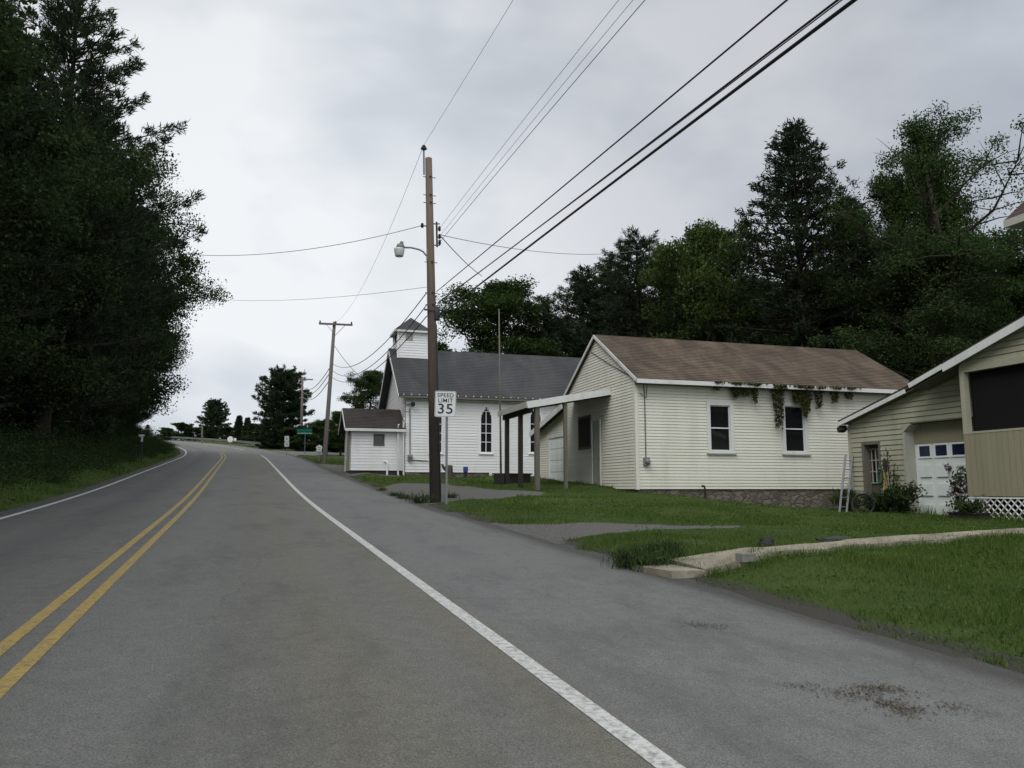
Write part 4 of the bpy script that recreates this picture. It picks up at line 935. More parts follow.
for a in ((-W_/2+i_, -W_/2+i_+t), (W_/2-i_-t, W_/2-i_)):
    q = [sc_+u*a[0]+v*(-H_/2+i_+t)+n*.001, sc_+u*a[1]+v*(-H_/2+i_+t)+n*.001, sc_+u*a[1]+v*(H_/2-i_-t)+n*.001, sc_+u*a[0]+v*(H_/2-i_-t)+n*.001]; bd.prism(q, n*.002)
bd.build('border', M['signblack'], pn)
lettering(pn, 'SPEED', .165, sc_+v*.245, u, v, n, xs_=1.0); lettering(pn, 'LIMIT', .165, sc_+v*.095, u, v, n, xs_=1.04); lettering(pn, '35', .40, sc_-v*.15, u, v, n, xs_=1.12)

def simple_sign(name, label, cat, base_px, panels, D, postmat='metal', postw=.05, top=None):
    b = PD(base_px[0], base_px[1], D); b.z = gz1(b.x, b.y); t = thing(name, label, cat, b); zt = PD(base_px[0], top if top else panels[0][1], D).z
    m = MB(); m.bar(b-Vector((0, 0, .3)), Vector((b.x, b.y, zt)), postw, postw, (0, 1, 0)); m.build('post', M[postmat], t); return t
# distant signs at the junction
t = simple_sign('street_name_sign', 'green street name sign on a post before the big pine', 'street sign', (304.5, 455), [(0, 430)], 74)
c = PD(304.5, 430.3, 73.9); p_, u, v, n = sign_panel(t, c, 1.4, .28, -YAW, 0, 'signgreen', .05); c2 = PD(304.8, 433.3, 73.85); sign_panel(t, c2, 1.38, .13, -YAW, 0, 'signpale', .03)
t = simple_sign('route_sign', 'stacked pair of white route plates on a post at the junction', 'traffic sign', (286.5, 456), [(0, 436)], 72)
for yy in (438.6, 444): 
    c = PD(286.8, yy, 71.9); p_, u, v, n = sign_panel(t, c, .42, .46, -YAW, 0, 'signwhite', .03)
    m = MB(); m.bar(c-u*.1+n*.004+v*.05, c+u*.1+n*.004+v*.05, .008, .06, v); m.bar(c-u*.06+n*.004-v*.08, c+u*.1+n*.004-v*.08, .008, .05, v); m.build('mark', M['metal'], p_)
t = simple_sign('keystone_sign', 'small white keystone shaped sign in the grass by the far pole', 'traffic sign', (319, 458), [(0, 446)], 60)
c = PD(319.2, 448.3, 59.9); u = Vector((math.cos(-YAW), math.sin(-YAW), 0)); v = Vector((0, 0, 1)); n = u.cross(v)
m = MB(); m.prism([c+u*a+v*b for a, b in ((-.19, -.24), (.19, -.24), (.22, .05), (.26, .08), (.16, .2), (.1, .2), (.06, .26), (-.06, .26), (-.1, .2), (-.16, .2), (-.26, .08), (-.22, .05))], n*.008); pn = m.build('panel', M['signwhite'], t)
m = MB(); m.bar(c-u*.1+n*.012+v*.06, c+u*.1+n*.012+v*.06, .006, .04, v); m.bar(c-u*.1+n*.012-v*.08, c+u*.12+n*.012-v*.08, .006, .05, v); m.build('mark', M['metal'], pn)
t = simple_sign('round_sign', 'pale round sign on a post by the guardrail end', 'traffic sign', (230.5, 447), [(0, 437)], 108)
c = PD(230.3, 439.2, 107.9); m = MB(); m.lathe(c, [(.40, 0), (.40, .012)], 20, tuple(-FW)); m.build('panel', M['signwhite'], t)
t = simple_sign('square_sign', 'tiny white plate on a post right of the round sign', 'traffic sign', (235, 447), [(0, 438)], 110)
sign_panel(t, PD(235, 439.4, 109.9), .36, .36, -YAW, 0, 'signwhite', .05)
b = PD(142, 460, 48); b.z = gz1(b.x, b.y); t = thing('marker_post', 'small white topped marker on a post in the left bank', 'marker', b)
m = MB(); m.bar(b-Vector((0, 0, .3)), PD(142, 441, 48), .07, .07, (0, 1, 0)); m.build('post', M['darkwood'], t)
sign_panel(t, PD(141.5, 435.5, 47.95), .36, .13, -YAW, 0, 'signwhite', .03); sign_panel(t, PD(142, 439.3, 47.93), .13, .3, -YAW, 0, 'signwhite', .02)
# guardrail round the outside of the bend
gl = thing('guardrail', 'grey steel guardrail round the outside of the far bend', 'guardrail', (float(cx(120))+4.6, 120, gz1(float(cx(120))+4.6, 120)))
pts = []
for s in np.arange(109, 212, 4.0):
    pts.append(Vector((float(cx(s))+4.4+.9, s, float(zroad(s))+.62)))
r1 = MB()
for a, b in zip(pts[:-1], pts[1:]): 
    r1.bar(a+Vector((0, 0, .09)), b+Vector((0, 0, .09)), .05, .12); r1.bar(a+Vector((.03, 0, 0)), b+Vector((.03, 0, 0)), .03, .08); r1.bar(a-Vector((0, 0, .09)), b-Vector((0, 0, .09)), .05, .12)
r1.build('rail', M['railsteel'], gl)
for p in pts[::1]:
    m = MB(); m.bb(p.x+.04, p.x+.18, p.y-.08, p.y+.08, p.z-1.5, p.z+.14); m.build('post', M['greywood'], gl)
for px_, s in ((202, 128),):
    b = Vector((float(cx(s))+6.5, s, 0)); b = PD(202.2, 440, 128); b.z = gz1(b.x, b.y); m = MB(); m.bar(b-Vector((0, 0, .5)), PD(202.2, 426, 128), .22, .22, (0, 1, 0)); m.bar(PD(202.2, 426, 128), PD(202.2, 425.4, 128), .28, .28, (0, 1, 0)); tag(m.build('post', M['greywood']), 'pale wooden post standing behind the far guardrail', 'post')

# ================================================================== SMALL THINGS
# black pipe by the foundation
p = PY(705, 502, HY0-.25); q = PY(705, 489, HY0-.25); m = MB(); m.tube([(p.x, p.y, p.z-.3), (q.x, q.y, q.z), (q.x-.02, q.y, q.z+.1), (q.x-.09, q.y, q.z+.1)], .035, 8)
m.lathe((q.x-.09, q.y, q.z+.1), [(.045, -.02), (.045, .02)], 8, (1, 0, 0)); tag(m.build('vent_pipe', M['porcelain'], None, True), 'short black hooked pipe standing before the stone foundation', 'pipe')
# ladder leaning between the houses
la = PD(842.5, 503, 24.6); la.z = gz1(la.x, la.y); lb = PD(849.0, 455, 25.2); lad = thing('ladder', 'grey metal ladder leaning against the corner of the tan garage', 'ladder', la)
uu = Vector((.97, -.25, 0))*.11
for s_ in (-1, 1): m = MB(); m.bar(la+uu*s_, lb+uu*s_, .06, .03); m.build('rail', M['alum'], lad)
for i in range(6): t = (i+.6)/6.2; m = MB(); m.tube([la.lerp(lb, t)-uu, la.lerp(lb, t)+uu], .016, 6); m.build('rung', M['alum'], lad)
# wheel leaning in the weeds
wc = PD(863, 501, 23.2); wc.z = gz1(wc.x, wc.y)+.27; wh = thing('bicycle_wheel', 'old bicycle wheel leaning in the weeds by the garage door', 'wheel', wc-Vector((0, 0, .3)))
ax = Vector((-.75, -.55, .30)).normalized(); x = ax.orthogonal().normalized(); y = ax.cross(x)
ring = lambda r: [wc+(x*math.cos(2*math.pi*k/28)+y*math.sin(2*math.pi*k/28))*r for k in range(29)]
MB().tube(ring(.31), .026, 8, False).build('tyre', M['rubber'], wh, True); MB().tube(ring(.275), .010, 6, False).build('rim', M['rubber'], wh, True)
m = MB()
for k in range(14): a = 2*math.pi*k/14; m.tube([wc, wc+(x*math.cos(a)+y*math.sin(a))*.27], .003, 4)
m.lathe(wc-ax*.05, [(.02, 0), (.03, .02), (.03, .08), (.02, .1)], 8, tuple(ax)); m.build('spokes', M['rubber'], wh)
# concrete block and black bag by the path
b = G(746, 565); m = MB(); rot = Matrix.Rotation(.2, 3, 'Z')
m.box(b+Vector((0, 0, .05)), (.22, .12, .02), rot); m.box(b+Vector((0, 0, .13)), (.22, .12, .02), rot)
for o in (-.1, 0, .1): m.box(b+rot @ Vector((o, 0, .09)), (.02, .118, .06), rot)
m.box(b+rot @ Vector((0, -.045, .09)), (.18, .02, .06), rot)
tag(m.build('concrete_block', M['concreteblock']), 'grey concrete block lying on the edge of the path', 'block')
def blob(c, s, seed, amp=.25):
    import bmesh
    bm = bmesh.new(); bmesh.ops.create_icosphere(bm, subdivisions=3, radius=1); rr = random.Random(seed); ph = [(rr.uniform(1, 4), rr.uniform(1, 4), rr.uniform(1, 4), rr.uniform(0, 6)) for _ in range(6)]
    mb = MB()
    for v in bm.verts:
        k = 1+sum(amp/2.5*math.sin(v.co.x*a+v.co.y*b_*1.3+v.co.z*c_*1.7+d) for a, b_, c_, d in ph); z = max(v.co.z, -.45)
        mb.vert((c.x+v.co.x*k*s[0], c.y+v.co.y*k*s[1], c.z+(z+.4)*k*s[2]))
    for f in bm.faces: mb.f.append([v.index for v in f.verts])
    bm.free(); return mb
b = G(766, 548); tag(blob(b, (.12, .1, .1), 3).build('bag', M['rubber'], None, True), 'crumpled black bag lying in the grass above the path', 'bag')
b = G(835, 543); tag(blob(b, (.30, .14, .06), 5).build('rag', M['roofgrey'], None, True), 'flat dark rag lying at the upper edge of the path', 'rag')
b = G(950, 516); tag(blob(b+Vector((0, 0, .02)), (.11, .1, .16), 8, .1).build('bucket', M['blue'], None, True), 'small bright blue bag at the foot of the garage door', 'bag')
b = PX(969, 517, 16.55); b.z = gz1(b.x, b.y); m = MB(); m.box(b+Vector((0, 0, .05)), (.32, .95, .18)); m.box(b+Vector((0, 0, .15)), (.37, 1.0, .025)); pl = thing('planter', 'long dark planter box below the white lattice', 'planter', b); m.build('box', M['darkwood'], pl)
# tools by the entry door
b = PX(884.5, 497, GX-.12); b.z = gz1(b.x, b.y); t = thing('broom', 'yellow handled broom leaning beside the entry door', 'broom', b); m = MB(); tp_ = PX(884, 471, GX-.03); m.tube([b+Vector((0, 0, .15)), tp_], .022, 6); m.build('handle', M['yellow'], t); m = MB(); m.box(b+Vector((0, 0, .1)), (.06, .26, .16)); m.build('head', M['darkwood'], t)
b = PX(879.5, 498, GX-.2); b.z = gz1(b.x, b.y); t = thing('garden_hose', 'green garden hose hung in loops beside the entry door', 'hose', b); m = MB(); hc = PX(880.5, 476, GX-.07)
pts = [hc+Vector((-.02*math.sin(a*.5), .10*math.sin(a), .22*math.cos(a))) for a in np.linspace(0, 4*math.pi, 50)]; m.tube(pts, .016, 6); m.build('loops', M['greenplastic'], t, True); m = MB(); m.bb(GX-.1, GX-.02, hc.y-.04, hc.y+.04, hc.z+.2, hc.z+.25); m.build('hook', M['metal'], t)
# stump and blue-topped post at the church wall
b = PY(449, 478, CY0-.9); b.z = gz1(b.x, b.y); m = MB(); m.lathe(b, [(.30, -.1), (.24, .08), (.20, .4), (.19, .66), (.14, .70)], 14); m.tube([b+Vector((-.1, 0, .4)), b+Vector((-.32, -.05, .6)), b+Vector((-.4, -.05, .74))], [.1, .08, .06], 8)
tag(m.build('stump', M['bark'], None, True), 'grey weathered tree stump in front of the church wall', 'stump')
b = PY(465.5, 477, CY0-.6); b.z = gz1(b.x, b.y); t = thing('marker_post', 'short post with a blue cap beside the church foundation', 'marker', b); m = MB(); m.bb(b.x-.09, b.x+.09, b.y-.07, b.y+.07, b.z-.2, b.z+.42); m.build('post', M['darkwood'], t); m = MB(); m.bb(b.x-.11, b.x+.11, b.y-.1, b.y+.1, b.z+.42, b.z+.68); m.build('cap', M['blue'], t)

# ================================================================== TREES
def new_tree_meshes(wv, crownq):
    return wv, crownq
class Skel:
    def __init__(s): s.mb = MB(); s.tips = []
def finish_tree(key, mb, Q, barkm, leafm, nper=4):
    tm = bpy.data.meshes.new(key+'_trunk'); tm.from_pydata(mb.v, [], mb.f); tm.materials.append(barkm); tm.polygons.foreach_set('use_smooth', [True]*len(tm.polygons)); tm.update()
    cm = qmesh(key+'_crown', Q, nper); cm.materials.append(leafm); return tm, cm
def decid(key, h, R, seed, base=.25, nclump_leaf=70, ls_=.13, barkm='bark', leafm='leaf_mid', limbs=16, prof=None, clump=1.0, twig=0):
    rg = np.random.default_rng(seed); mb = MB(); lean = rg.normal(size=2)*.03*h
    tp = [Vector((lean[0]*t*t+.08*math.sin(5*t+seed), lean[1]*t*t+.08*math.cos(4*t+seed), h*.88*t)) for t in np.linspace(-.02, 1, 9)]
    r0 = h*.017+.05; mb.tube(tp, [r0*(1.25 if i == 0 else 1)*(1-.88*i/8) for i in range(9)], 10)
    prof = prof or (lambda t: max(.18, math.sin(math.pi*min(1, (t-base)/(1-base)*.86+.14))**.8))
    cent = []
    for i in range(limbs):
        t = base+(1-base)*(i+.5)/limbs; az = i*2.39996+rg.uniform(-.4, .4)
        f = min(1, max(0, t)); k = f*8; k0 = min(int(k), 7); st = tp[k0].lerp(tp[k0+1], k-k0)
        L = R*prof(t)*rg.uniform(.8, 1.15); el = R_(12+50*((t-base)/(1-base))+rg.uniform(-10, 10)); d = Vector((math.cos(az)*math.cos(el), math.sin(az)*math.cos(el), math.sin(el)))
        pts = [st]; 
        for q in range(1, 6): pts.append(st+d*L*q/5+Vector((rg.normal()*.05*L, rg.normal()*.05*L, .10*L*(q/5)**2)))
        rb = r0*.42*(1-.6*t)+.015; mb.tube(pts, [rb*(1-.85*q/5) for q in range(6)], 6)
        for fr in (.45, .7, .9, 1.02):
            c = st.lerp(pts[5], fr); cent.append((c, .55+.5*L/R*.6))
            for s_ in range(3):
                d2 = Vector(rg.normal(size=3)); d2.z = abs(d2.z)*.7-.15; d2.normalize(); l2 = L*rg.uniform(.2, .42); e = c+d2*l2
                if s_ < 2: mb.tube([c, c.lerp(e, .5)+Vector((0, 0, .05*l2)), e], [rb*.35, rb*.22, .008], 4)
                cent.append((e, .6))
        for s_ in range(twig):
            c = pts[rg.integers(2, 6)]; d2 = (d+Vector(rg.normal(size=3))*.6); d2.normalize(); e = c+d2*L*rg.uniform(.3, .6); mb.tube([c, c.lerp(e, .5)+Vector((0, 0, .1)), e], [.03, .02, .006], 4)
    cent.append((tp[8], .7)); cent.append((tp[8]+Vector((0, 0, h*.06)), .6))
    P = []; S = []
    for c, k in cent:
        rc = k*clump*R*.27*rg.uniform(.7, 1.25); n = int(nclump_leaf*rg.uniform(.5, 1.3)); dd = np.clip(rg.normal(size=(n, 3)), -1.65, 1.65)*rc*.55; dd[:, 2] *= .6
        P.append(np.array(c)+dd); S.append(ls_*rg.uniform(.6, 1.3, n))
    P = np.concatenate(P); S = np.concatenate(S); return finish_tree(key, mb, leaves(P, S, rg, .6, .5), M[barkm], M[leafm])
def pine(key, h, R, seed, base=.2, tuft=16, ls_=.24, whorl=.55, barkm='darkbark', leafm='needle', up=.25, top_round=.6, gap=.0, conic=False, nb=5, droop=0., fine=.05):
    rg = np.random.default_rng(seed); mb = MB(); r0 = h*.016+.04
    tp = [Vector((.1*math.sin(3*t+seed), .1*math.cos(2.5*t+seed), h*t)) for t in np.linspace(-.02, .985, 9)]; mb.tube(tp, [r0*(1-.9*i/8) for i in range(9)], 9)
    P = []; A = []; S = []; z = base*h; i = 0
    while z < h*.985:
        t = (z/h-base)/(1-base); az0 = rg.uniform(0, 6.28)
        if rg.random() < gap: z += whorl; continue
        for b in range(nb):
            az = az0+b*6.283/nb+rg.uniform(-.3, .3)
            if conic: L = min(R*(1-t)**.85, R*.62)*rg.uniform(.6, 1.2)+.25
            else: L = R*(max(.12, (1-t**2.2))**top_round)*(.55+.45*min(1, t*3))*rg.uniform(.55, 1.15)
            el = R_(-8+34*t)+rg.normal()*.12-droop*(1-t); st = Vector((0, 0, z)); hd = Vector((math.cos(az), math.sin(az), 0)); m = 5
            pts = [st+hd*(L*q/m*math.cos(el))+Vector((0, 0, L*q/m*math.sin(el)+up*L*(q/m)**2*.5-droop*.5*L*(q/m)**2)) for q in range(m+1)]
            mb.tube(pts, [max(.012, r0*.3*(1-t*.6)*(1-.85*q/m)) for q in range(m+1)], 5)
            nt_ = max(3, int(L/.30)); 
            for q in range(nt_):
                f = .22+.8*(q+rg.random())/nt_; f = min(f, 1.0); kk = f*m; k0 = min(int(kk), m-1); c = np.array(pts[k0].lerp(pts[k0+1], kk-k0)); side = (1-f)*L*.38+.10
                lat = np.array([-hd.y, hd.x, 0])*rg.uniform(-side, side); c = c+lat+np.array([0, 0, rg.normal()*.08])
                n = int(tuft*rg.uniform(.6, 1.3)); dirs = unit(rg.normal(size=(n, 3))*.7+np.array([hd.x*.8, hd.y*.8, .25+up])+lat/(side+.01)*.5)
                s = ls_*rg.uniform(.6, 1.2, n); P.append(c+dirs*s[:, None]*.8+rg.normal(size=(n, 3))*.10); A.append(dirs); S.append(s)
        z += whorl*rg.uniform(.7, 1.3)*(1.15-.5*t); i += 1
    P = np.concatenate(P); A = np.concatenate(A); S = np.concatenate(S)
    return finish_tree(key, mb, leaves(P, S, rg, fine/.24*1.0, 0, A), M[barkm], M[leafm])
TM = {}
def place(kind, name, X, Y, sc, rz, label, cat='tree', group=None, zs=None, leaf=None, dz=-.05):
    tm, cm = TM[kind]; z = gz1(X, Y)+dz
    t = thing(name, label, cat, (X, Y, z), group); t.rotation_euler = (0, 0, rz); t.scale = (sc, sc, zs or sc)
    a = link('trunk', tm, t); b = link('crown', cm, t)
    return t
TM['oak'] = decid('oak', 20, 6.2, 3, .16, 400, .088, 'bark', 'leaf_dark', 22)
TM['oak_low'] = decid('oak_low', 18, 6.4, 8, .10, 400, .088, 'bark', 'leaf_dark', 22)
TM['maple'] = decid('maple', 16, 4.6, 5, .2, 270, .09, 'bark', 'leaf_mid', 18)
TM['light'] = decid('light', 17, 4.8, 12, .12, 270, .09, 'bark', 'leaf_light', 20)
TM['sparse'] = decid('sparse', 20, 5.2, 21, .24, 160, .06, 'darkbark', 'leaf_mid', 15, clump=.78, twig=6)
TM['pine'] = pine('pine', 23, 6.9, 4, .12, 36, .2, .85, up=.5, fine=.034, nb=6, top_round=.7)
TM['pine_b'] = pine('pine_b', 20, 5.0, 9, .06, 34, .2, .72, up=.42, fine=.036, nb=6, top_round=.75)
TM['hemlock'] = pine('hemlock', 23, 9.6, 15, .05, 20, .17, .52, leafm='hemlock', up=.12, conic=True, nb=6, droop=.06, fine=.055)
TM['farpine'] = pine('farpine', 12, 4.6, 31, .06, 34, .24, .46, up=.36, fine=.05, top_round=.42, gap=.02, nb=7)
TM['shrub'] = decid('shrub', 3.2, 1.6, 41, .02, 110, .08, 'bark', 'leaf_dark', 12)
TM['spruce'] = pine('spruce', 9, 1.8, 44, .04, 16, .26, .4, leafm='hemlock', conic=True, nb=6, droop=.1, fine=.1)

def lat2(l, s): return float(cx(s))+l, s
gl_ = 'trees of the dark wood left of the road'
LBL = 'tall dark leafy tree standing in the wood along the left side of the road'
LBP = 'tall dark pine standing in the wood along the left side of the road'
LEFT = [('oak', -12.8, 22, .95), ('oak_low', -11.2, 29, .84), ('pine', -10.8, 34, .78), ('pine', -8.9, 42, .99), ('oak_low', -11.0, 39, .95), ('pine_b', -9.2, 51, 1.05), ('oak_low', -10.6, 62, 1.08), ('oak', -9.8, 55, .95), ('oak_low', -10.6, 71, 1.0),
        ('oak_low', -11.5, 78, .85), ('pine', -15.0, 30, .95), ('oak', -17, 38, 1.15), ('pine', -15.5, 52, 1.12), ('oak', -17.5, 64, 1.05), ('oak_low', -18, 74, 1.0), ('oak_low', -22, 34, 1.1), ('oak', -24, 48, 1.15), ('oak_low', -25, 66, 1.1),
        ('oak_low', -20, 22, 1.05), ('oak', -31, 58, 1.1), ('oak_low', -32, 76, 1.1), ('oak_low', -24, 84, 1.0), ('oak_low', -34, 92, 1.0), ('oak_low', -40, 70, 1.1), ('oak', -13.5, 8, 1.0), ('oak_low', -13, 15, 1.0), ('oak', -14, 0, 1.0), ('oak', -40, 50, 1.1), ('oak_low', -44, 60, 1.1)]  # some near oaks stand out of view, added to shade the left verge
for i, (kd, l, s, sc) in enumerate(LEFT):
    X, Y = lat2(l, s); pn_ = kd.startswith('pine'); place(kd, 'pine_tree' if pn_ else 'leafy_tree', X, Y, sc, i*1.7, LBP if pn_ else LBL, 'tree', gl_)
for i, (l, s, sc) in enumerate(((-13.5, 27, .36), (-15, 33, .4), (-13, 38, .34), (-16, 43, .42), (-13.5, 48, .36), (-17, 53, .42), (-14, 58, .36), (-18, 64, .42), (-15, 69, .36), (-20, 30, .42), (-22, 40, .45), (-9.4, 56, .26), (-9.3, 63, .28), (-9.2, 70, .28), (-9.6, 77, .3), (-10.2, 84, .3), (-9.8, 46, .26), (-23, 52, .45), (-25, 60, .45), (-27, 72, .45), (-19, 78, .4))):
    X, Y = lat2(l, s); place('oak_low', 'leafy_tree', X, Y, sc, i*2.1, 'small dark understory tree between the trunks of the wood left of the road', 'tree', 'understory trees of the dark wood left of the road')
# right background
def pt_px(x, D): p = PD(x, 470, D); return p.x, p.y
def plc(kind, name, x, ytop, D, label, hbase, rz=0, group=None, wide=1.0):
    X, Y = pt_px(x, D); top = PD(x, ytop, D).z; hgt = top-gz1(X, Y); k = hgt/hbase
    return place(kind, name, X, Y, k*wide, rz, label, 'tree', group, k)
plc('maple', 'leafy_tree', 492, 272, 63, 'round dark leafy tree rising behind the church roof', 16.3, 1.0, wide=1.25)
plc('maple', 'leafy_tree', 367, 364, 62, 'small round leafy tree left of the steeple behind the church gable', 16.3, 2.2, wide=1.0)
plc('pine_b', 'pine_tree', 545, 297, 68, 'dark pine just right of the round tree behind the church roof', 20, .4, wide=1.1)
plc('pine_b', 'pine_tree', 585, 268, 64, 'dark pine above the left end of the brown roof', 20, 1.4, wide=1.15)
plc('pine', 'pine_tree', 642, 236, 60, 'tallest dark pine in the clump above the middle of the brown roof', 23, 2.4, wide=1.2)
plc('pine_b', 'pine_tree', 615, 262, 66, 'dark pine in the clump between its tallest pine and the church roof', 20, 5.4, wide=1.3)
plc('pine', 'pine_tree', 683, 248, 62, 'dark pine between the tallest pine of the clump and the pale green tree', 23, 3.6, wide=1.1)
plc('light', 'leafy_tree', 722, 205, 52, 'pale green leafy tree left of the tall pointed hemlock', 17.3, 1.1, wide=.95)
plc('hemlock', 'hemlock_tree', 810, 122, 48, 'tall pointed dark hemlock behind the right end of the brown roof', 23, 0, wide=1.0)
plc('hemlock', 'hemlock_tree', 862, 196, 50, 'shorter dark hemlock touching the right side of the tall pointed one', 23, 2.0, wide=1.0)
plc('maple', 'leafy_tree', 940, 132, 44, 'leafy green tree with a high narrow crown right of the hemlocks', 16.3, 2.6, wide=.5)
plc('sparse', 'bare_branched_tree', 968, 96, 41, 'thin leaved tree with dark bare limbs near the right edge of the photo', 19.6, .8, wide=1.0)
plc('sparse', 'bare_branched_tree', 905, 172, 46, 'thin leaved tree with bare twigs in the gap right of the tall hemlock', 19.6, 3.2, wide=.9)
plc('pine_b', 'pine_tree', 975, 235, 50, 'dark pine low behind the thin leaved tree at right', 20, 3.0, wide=1.2)
plc('oak_low', 'leafy_tree', 905, 222, 52, 'dark leafy tree filling the notch between the hemlocks and the thin leaved tree', 18.6, 1.9, wide=1.0)
plc('oak', 'leafy_tree', 995, 272, 52, 'dark leafy tree close behind the thin leaved tree at the right edge', 20.5, 4.1, wide=.9)
plc('oak', 'leafy_tree', 940, 285, 42, 'dark leafy tree rising just over the roof of the tan garage', 16.3, 5.0, wide=1.2)
gr_ = 'background trees filling the wood behind the houses'; gbl = 'dark leafy tree filling the wood low behind the houses on the right'
for i, (x, yt, D, w_) in enumerate(((560, 315, 72, 1.4), (640, 290, 72, 1.4), (700, 280, 66, 1.3), (760, 262, 62, 1.3), (835, 262, 60, 1.4), (890, 285, 55, 1.3), (930, 285, 58, 1.3), (1010, 300, 52, 1.2), (1060, 250, 50, 1.2), (760, 300, 54, 1.3), (880, 318, 48, 1.1), (960, 330, 46, 1.0), (1100, 200, 44, 1.1))):
    plc(('maple', 'oak_low')[i % 2], 'leafy_tree', x, yt, D, gbl, (16.3, 18.6)[i % 2], i*1.3, gr_, w_)
# far trees at the bend
plc('farpine', 'pine_tree', 281, 373, 104, 'broad dark pine standing at the junction ahead', 12, .3, wide=1.05)
plc('farpine', 'pine_tree', 212, 402, 168, 'small pine with layered branches beyond the guardrail', 12, 1.9, wide=1.1)
gf = 'shrubs and small trees along the far bend'
for i, (x, yt, D, kd, w_, lb) in enumerate(((180, 424, 165, 'shrub', 1.6, 'low dark bush at the left end of the far guardrail'), (192, 428, 172, 'shrub', 1.6, 'low dark bush left of the small far pine'), (226, 428, 160, 'shrub', 1.5, 'low dark bush right of the small far pine'), (237, 416, 150, 'spruce', 1.2, 'small pointed spruce behind the round sign'), (245.5, 418, 150, 'spruce', 1.2, 'small pointed spruce right of the one behind the round sign'),
        (256, 425, 125, 'shrub', 1.3, 'dark bush at the left foot of the broad junction pine'), (272, 432, 108, 'shrub', 1.6, 'dark bush under the broad junction pine'), (296, 430, 98, 'shrub', 1.6, 'dark bush behind the route plates'), (311, 428, 92, 'shrub', 1.5, 'dark bush behind the green street name sign'), (326, 416, 84, 'maple', 1.3, 'leafy tree close behind the grey utility pole'), (340, 408, 80, 'maple', 1.2, 'leafy tree between the grey pole and the church vestibule'), (263, 419, 120, 'spruce', 1.1, 'small pointed spruce against the left side of the broad pine'), (165, 432, 158, 'shrub', 1.4, 'lowest bush beside the wood where the road vanishes'))):
    plc(kd, {'shrub': 'bush', 'spruce': 'spruce_tree', 'maple': 'leafy_tree'}[kd], x, yt, D, lb, {'shrub': 3.1, 'spruce': 9, 'maple': 16.3}[kd], i*1.1, gf, w_)

FW_ = np.random.default_rng(5)
for i in range(26):
    x = 120+i*13+FW_.uniform(-5, 5); D = FW_.uniform(195, 250); yt = 427+FW_.uniform(-3, 6)-(6 if x > 250 else 0)
    plc(('maple', 'oak_low', 'pine_b')[i % 3], 'distant_tree', x, yt, D, 'distant dark tree in the low wood along the horizon beyond the bend', (16.3, 18.6, 20)[i % 3], i*1.9, 'distant trees beyond the bend', 1.5)
for i in range(16):
    x = 263+i*5.6; plc('shrub', 'bush', x, 441+FW_.uniform(-5, 2), 100+FW_.uniform(-3, 16) if x < 330 else 92, 'low dark bush in the hedge behind the junction signs', 3.1, i*1.3, 'hedge bushes behind the junction', 1.8)
# ------------------------------------------------------------------ low plants
def plant_mass(P, S, name, mat, label=None, cat=None, group=None, kind=None, upd=.3, asp=.5):
    me = qmesh(name, leaves(P, S, RG, asp, upd)); me.materials.append(M[mat]); o = link(name, me, None, (0, 0, 0)); return tag(o, label, cat, group, kind)
# undergrowth on the left bank
n = 3000; ll = -7.6-17*RG.random(n)**1.5; sv = RG.uniform(6, 92, n); P = []; S = []
for l, s in zip(ll, sv):
    X, Y = lat2(l, s); z = gz1(X, Y); k = int(RG.integers(90, 190)); r = RG.uniform(.3, .8); hh = RG.uniform(.3, 1.0)*(.7 if l > -7.6 else 1.7)
    q = RG.normal(size=(k, 3))*np.array([r, r, hh*.45]); q[:, 2] = np.abs(q[:, 2]); P.append(q+np.array([X, Y, z])); S.append(RG.uniform(.025, .065, k))
for _ in range(2600):
    l = -6.2-2.0*RG.random(); sv_ = RG.uniform(5, 95); X, Y = lat2(l, sv_); z = gz1(X, Y); k = int(RG.integers(30, 80)); r = RG.uniform(.2, .5)
    q = RG.normal(size=(k, 3))*np.array([r, r, .07+.14*min(1, max(0, -l-6.3))]); q[:, 2] = np.abs(q[:, 2]); P.append(q+np.array([X, Y, z])); S.append(RG.uniform(.02, .05, k))
plant_mass(np.concatenate(P), np.concatenate(S), 'undergrowth', 'leaf_dark', None, None, None, 'stuff')
# weedy shrubs by the garage, path and planter
def shrub_obj(name, label, c, r, h, nl, mat, ls=.06, cat='bush', stems=9, tall=False):
    t = thing(name, label, cat, c); m = MB(); P = []; S = []
    for i in range(stems):
        a = RG.uniform(0, 6.28); e = Vector((c.x+math.cos(a)*r*RG.uniform(.3, 1), c.y+math.sin(a)*r*RG.uniform(.3, 1), c.z+h*RG.uniform(.6, 1.05))); md = Vector((c.x, c.y, c.z)).lerp(e, .5)+Vector((0, 0, .12*h)); md.x = c.x+(e.x-c.x)*.6; md.y = c.y+(e.y-c.y)*.6
        m.tube([c-Vector((0, 0, .05)), md, e], [.014, .01, .004], 5)
        for q in range(nl//stems):
            f = RG.random()**.6; p = (Vector(c).lerp(md, f*2) if f < .5 else md.lerp(e, f*2-1)); P.append(np.array(p)+RG.normal(size=3)*np.array([.16, .16, .10])*r*1.4); S.append(ls*RG.uniform(.6, 1.4))
    m.build('stem', M['darkbark'], t); gr__ = mat == 'weed'; up_ = np.tile(np.array([[0, 0, 1.0]]), (len(P), 1))+RG.normal(size=(len(P), 3))*.45 if gr__ else None
    me = qmesh('foliage', leaves(np.array(P)-np.array(WORG[t.name]), np.array(S)*(2.6 if gr__ else 1), RG, .09 if gr__ else .45, .2, up_)); me.materials.append(M[mat]); link('foliage', me, t); return t
def gpt(x, X_, dx=0): p = PX(x, 510, X_); return Vector((p.x, p.y, gz1(p.x, p.y)))
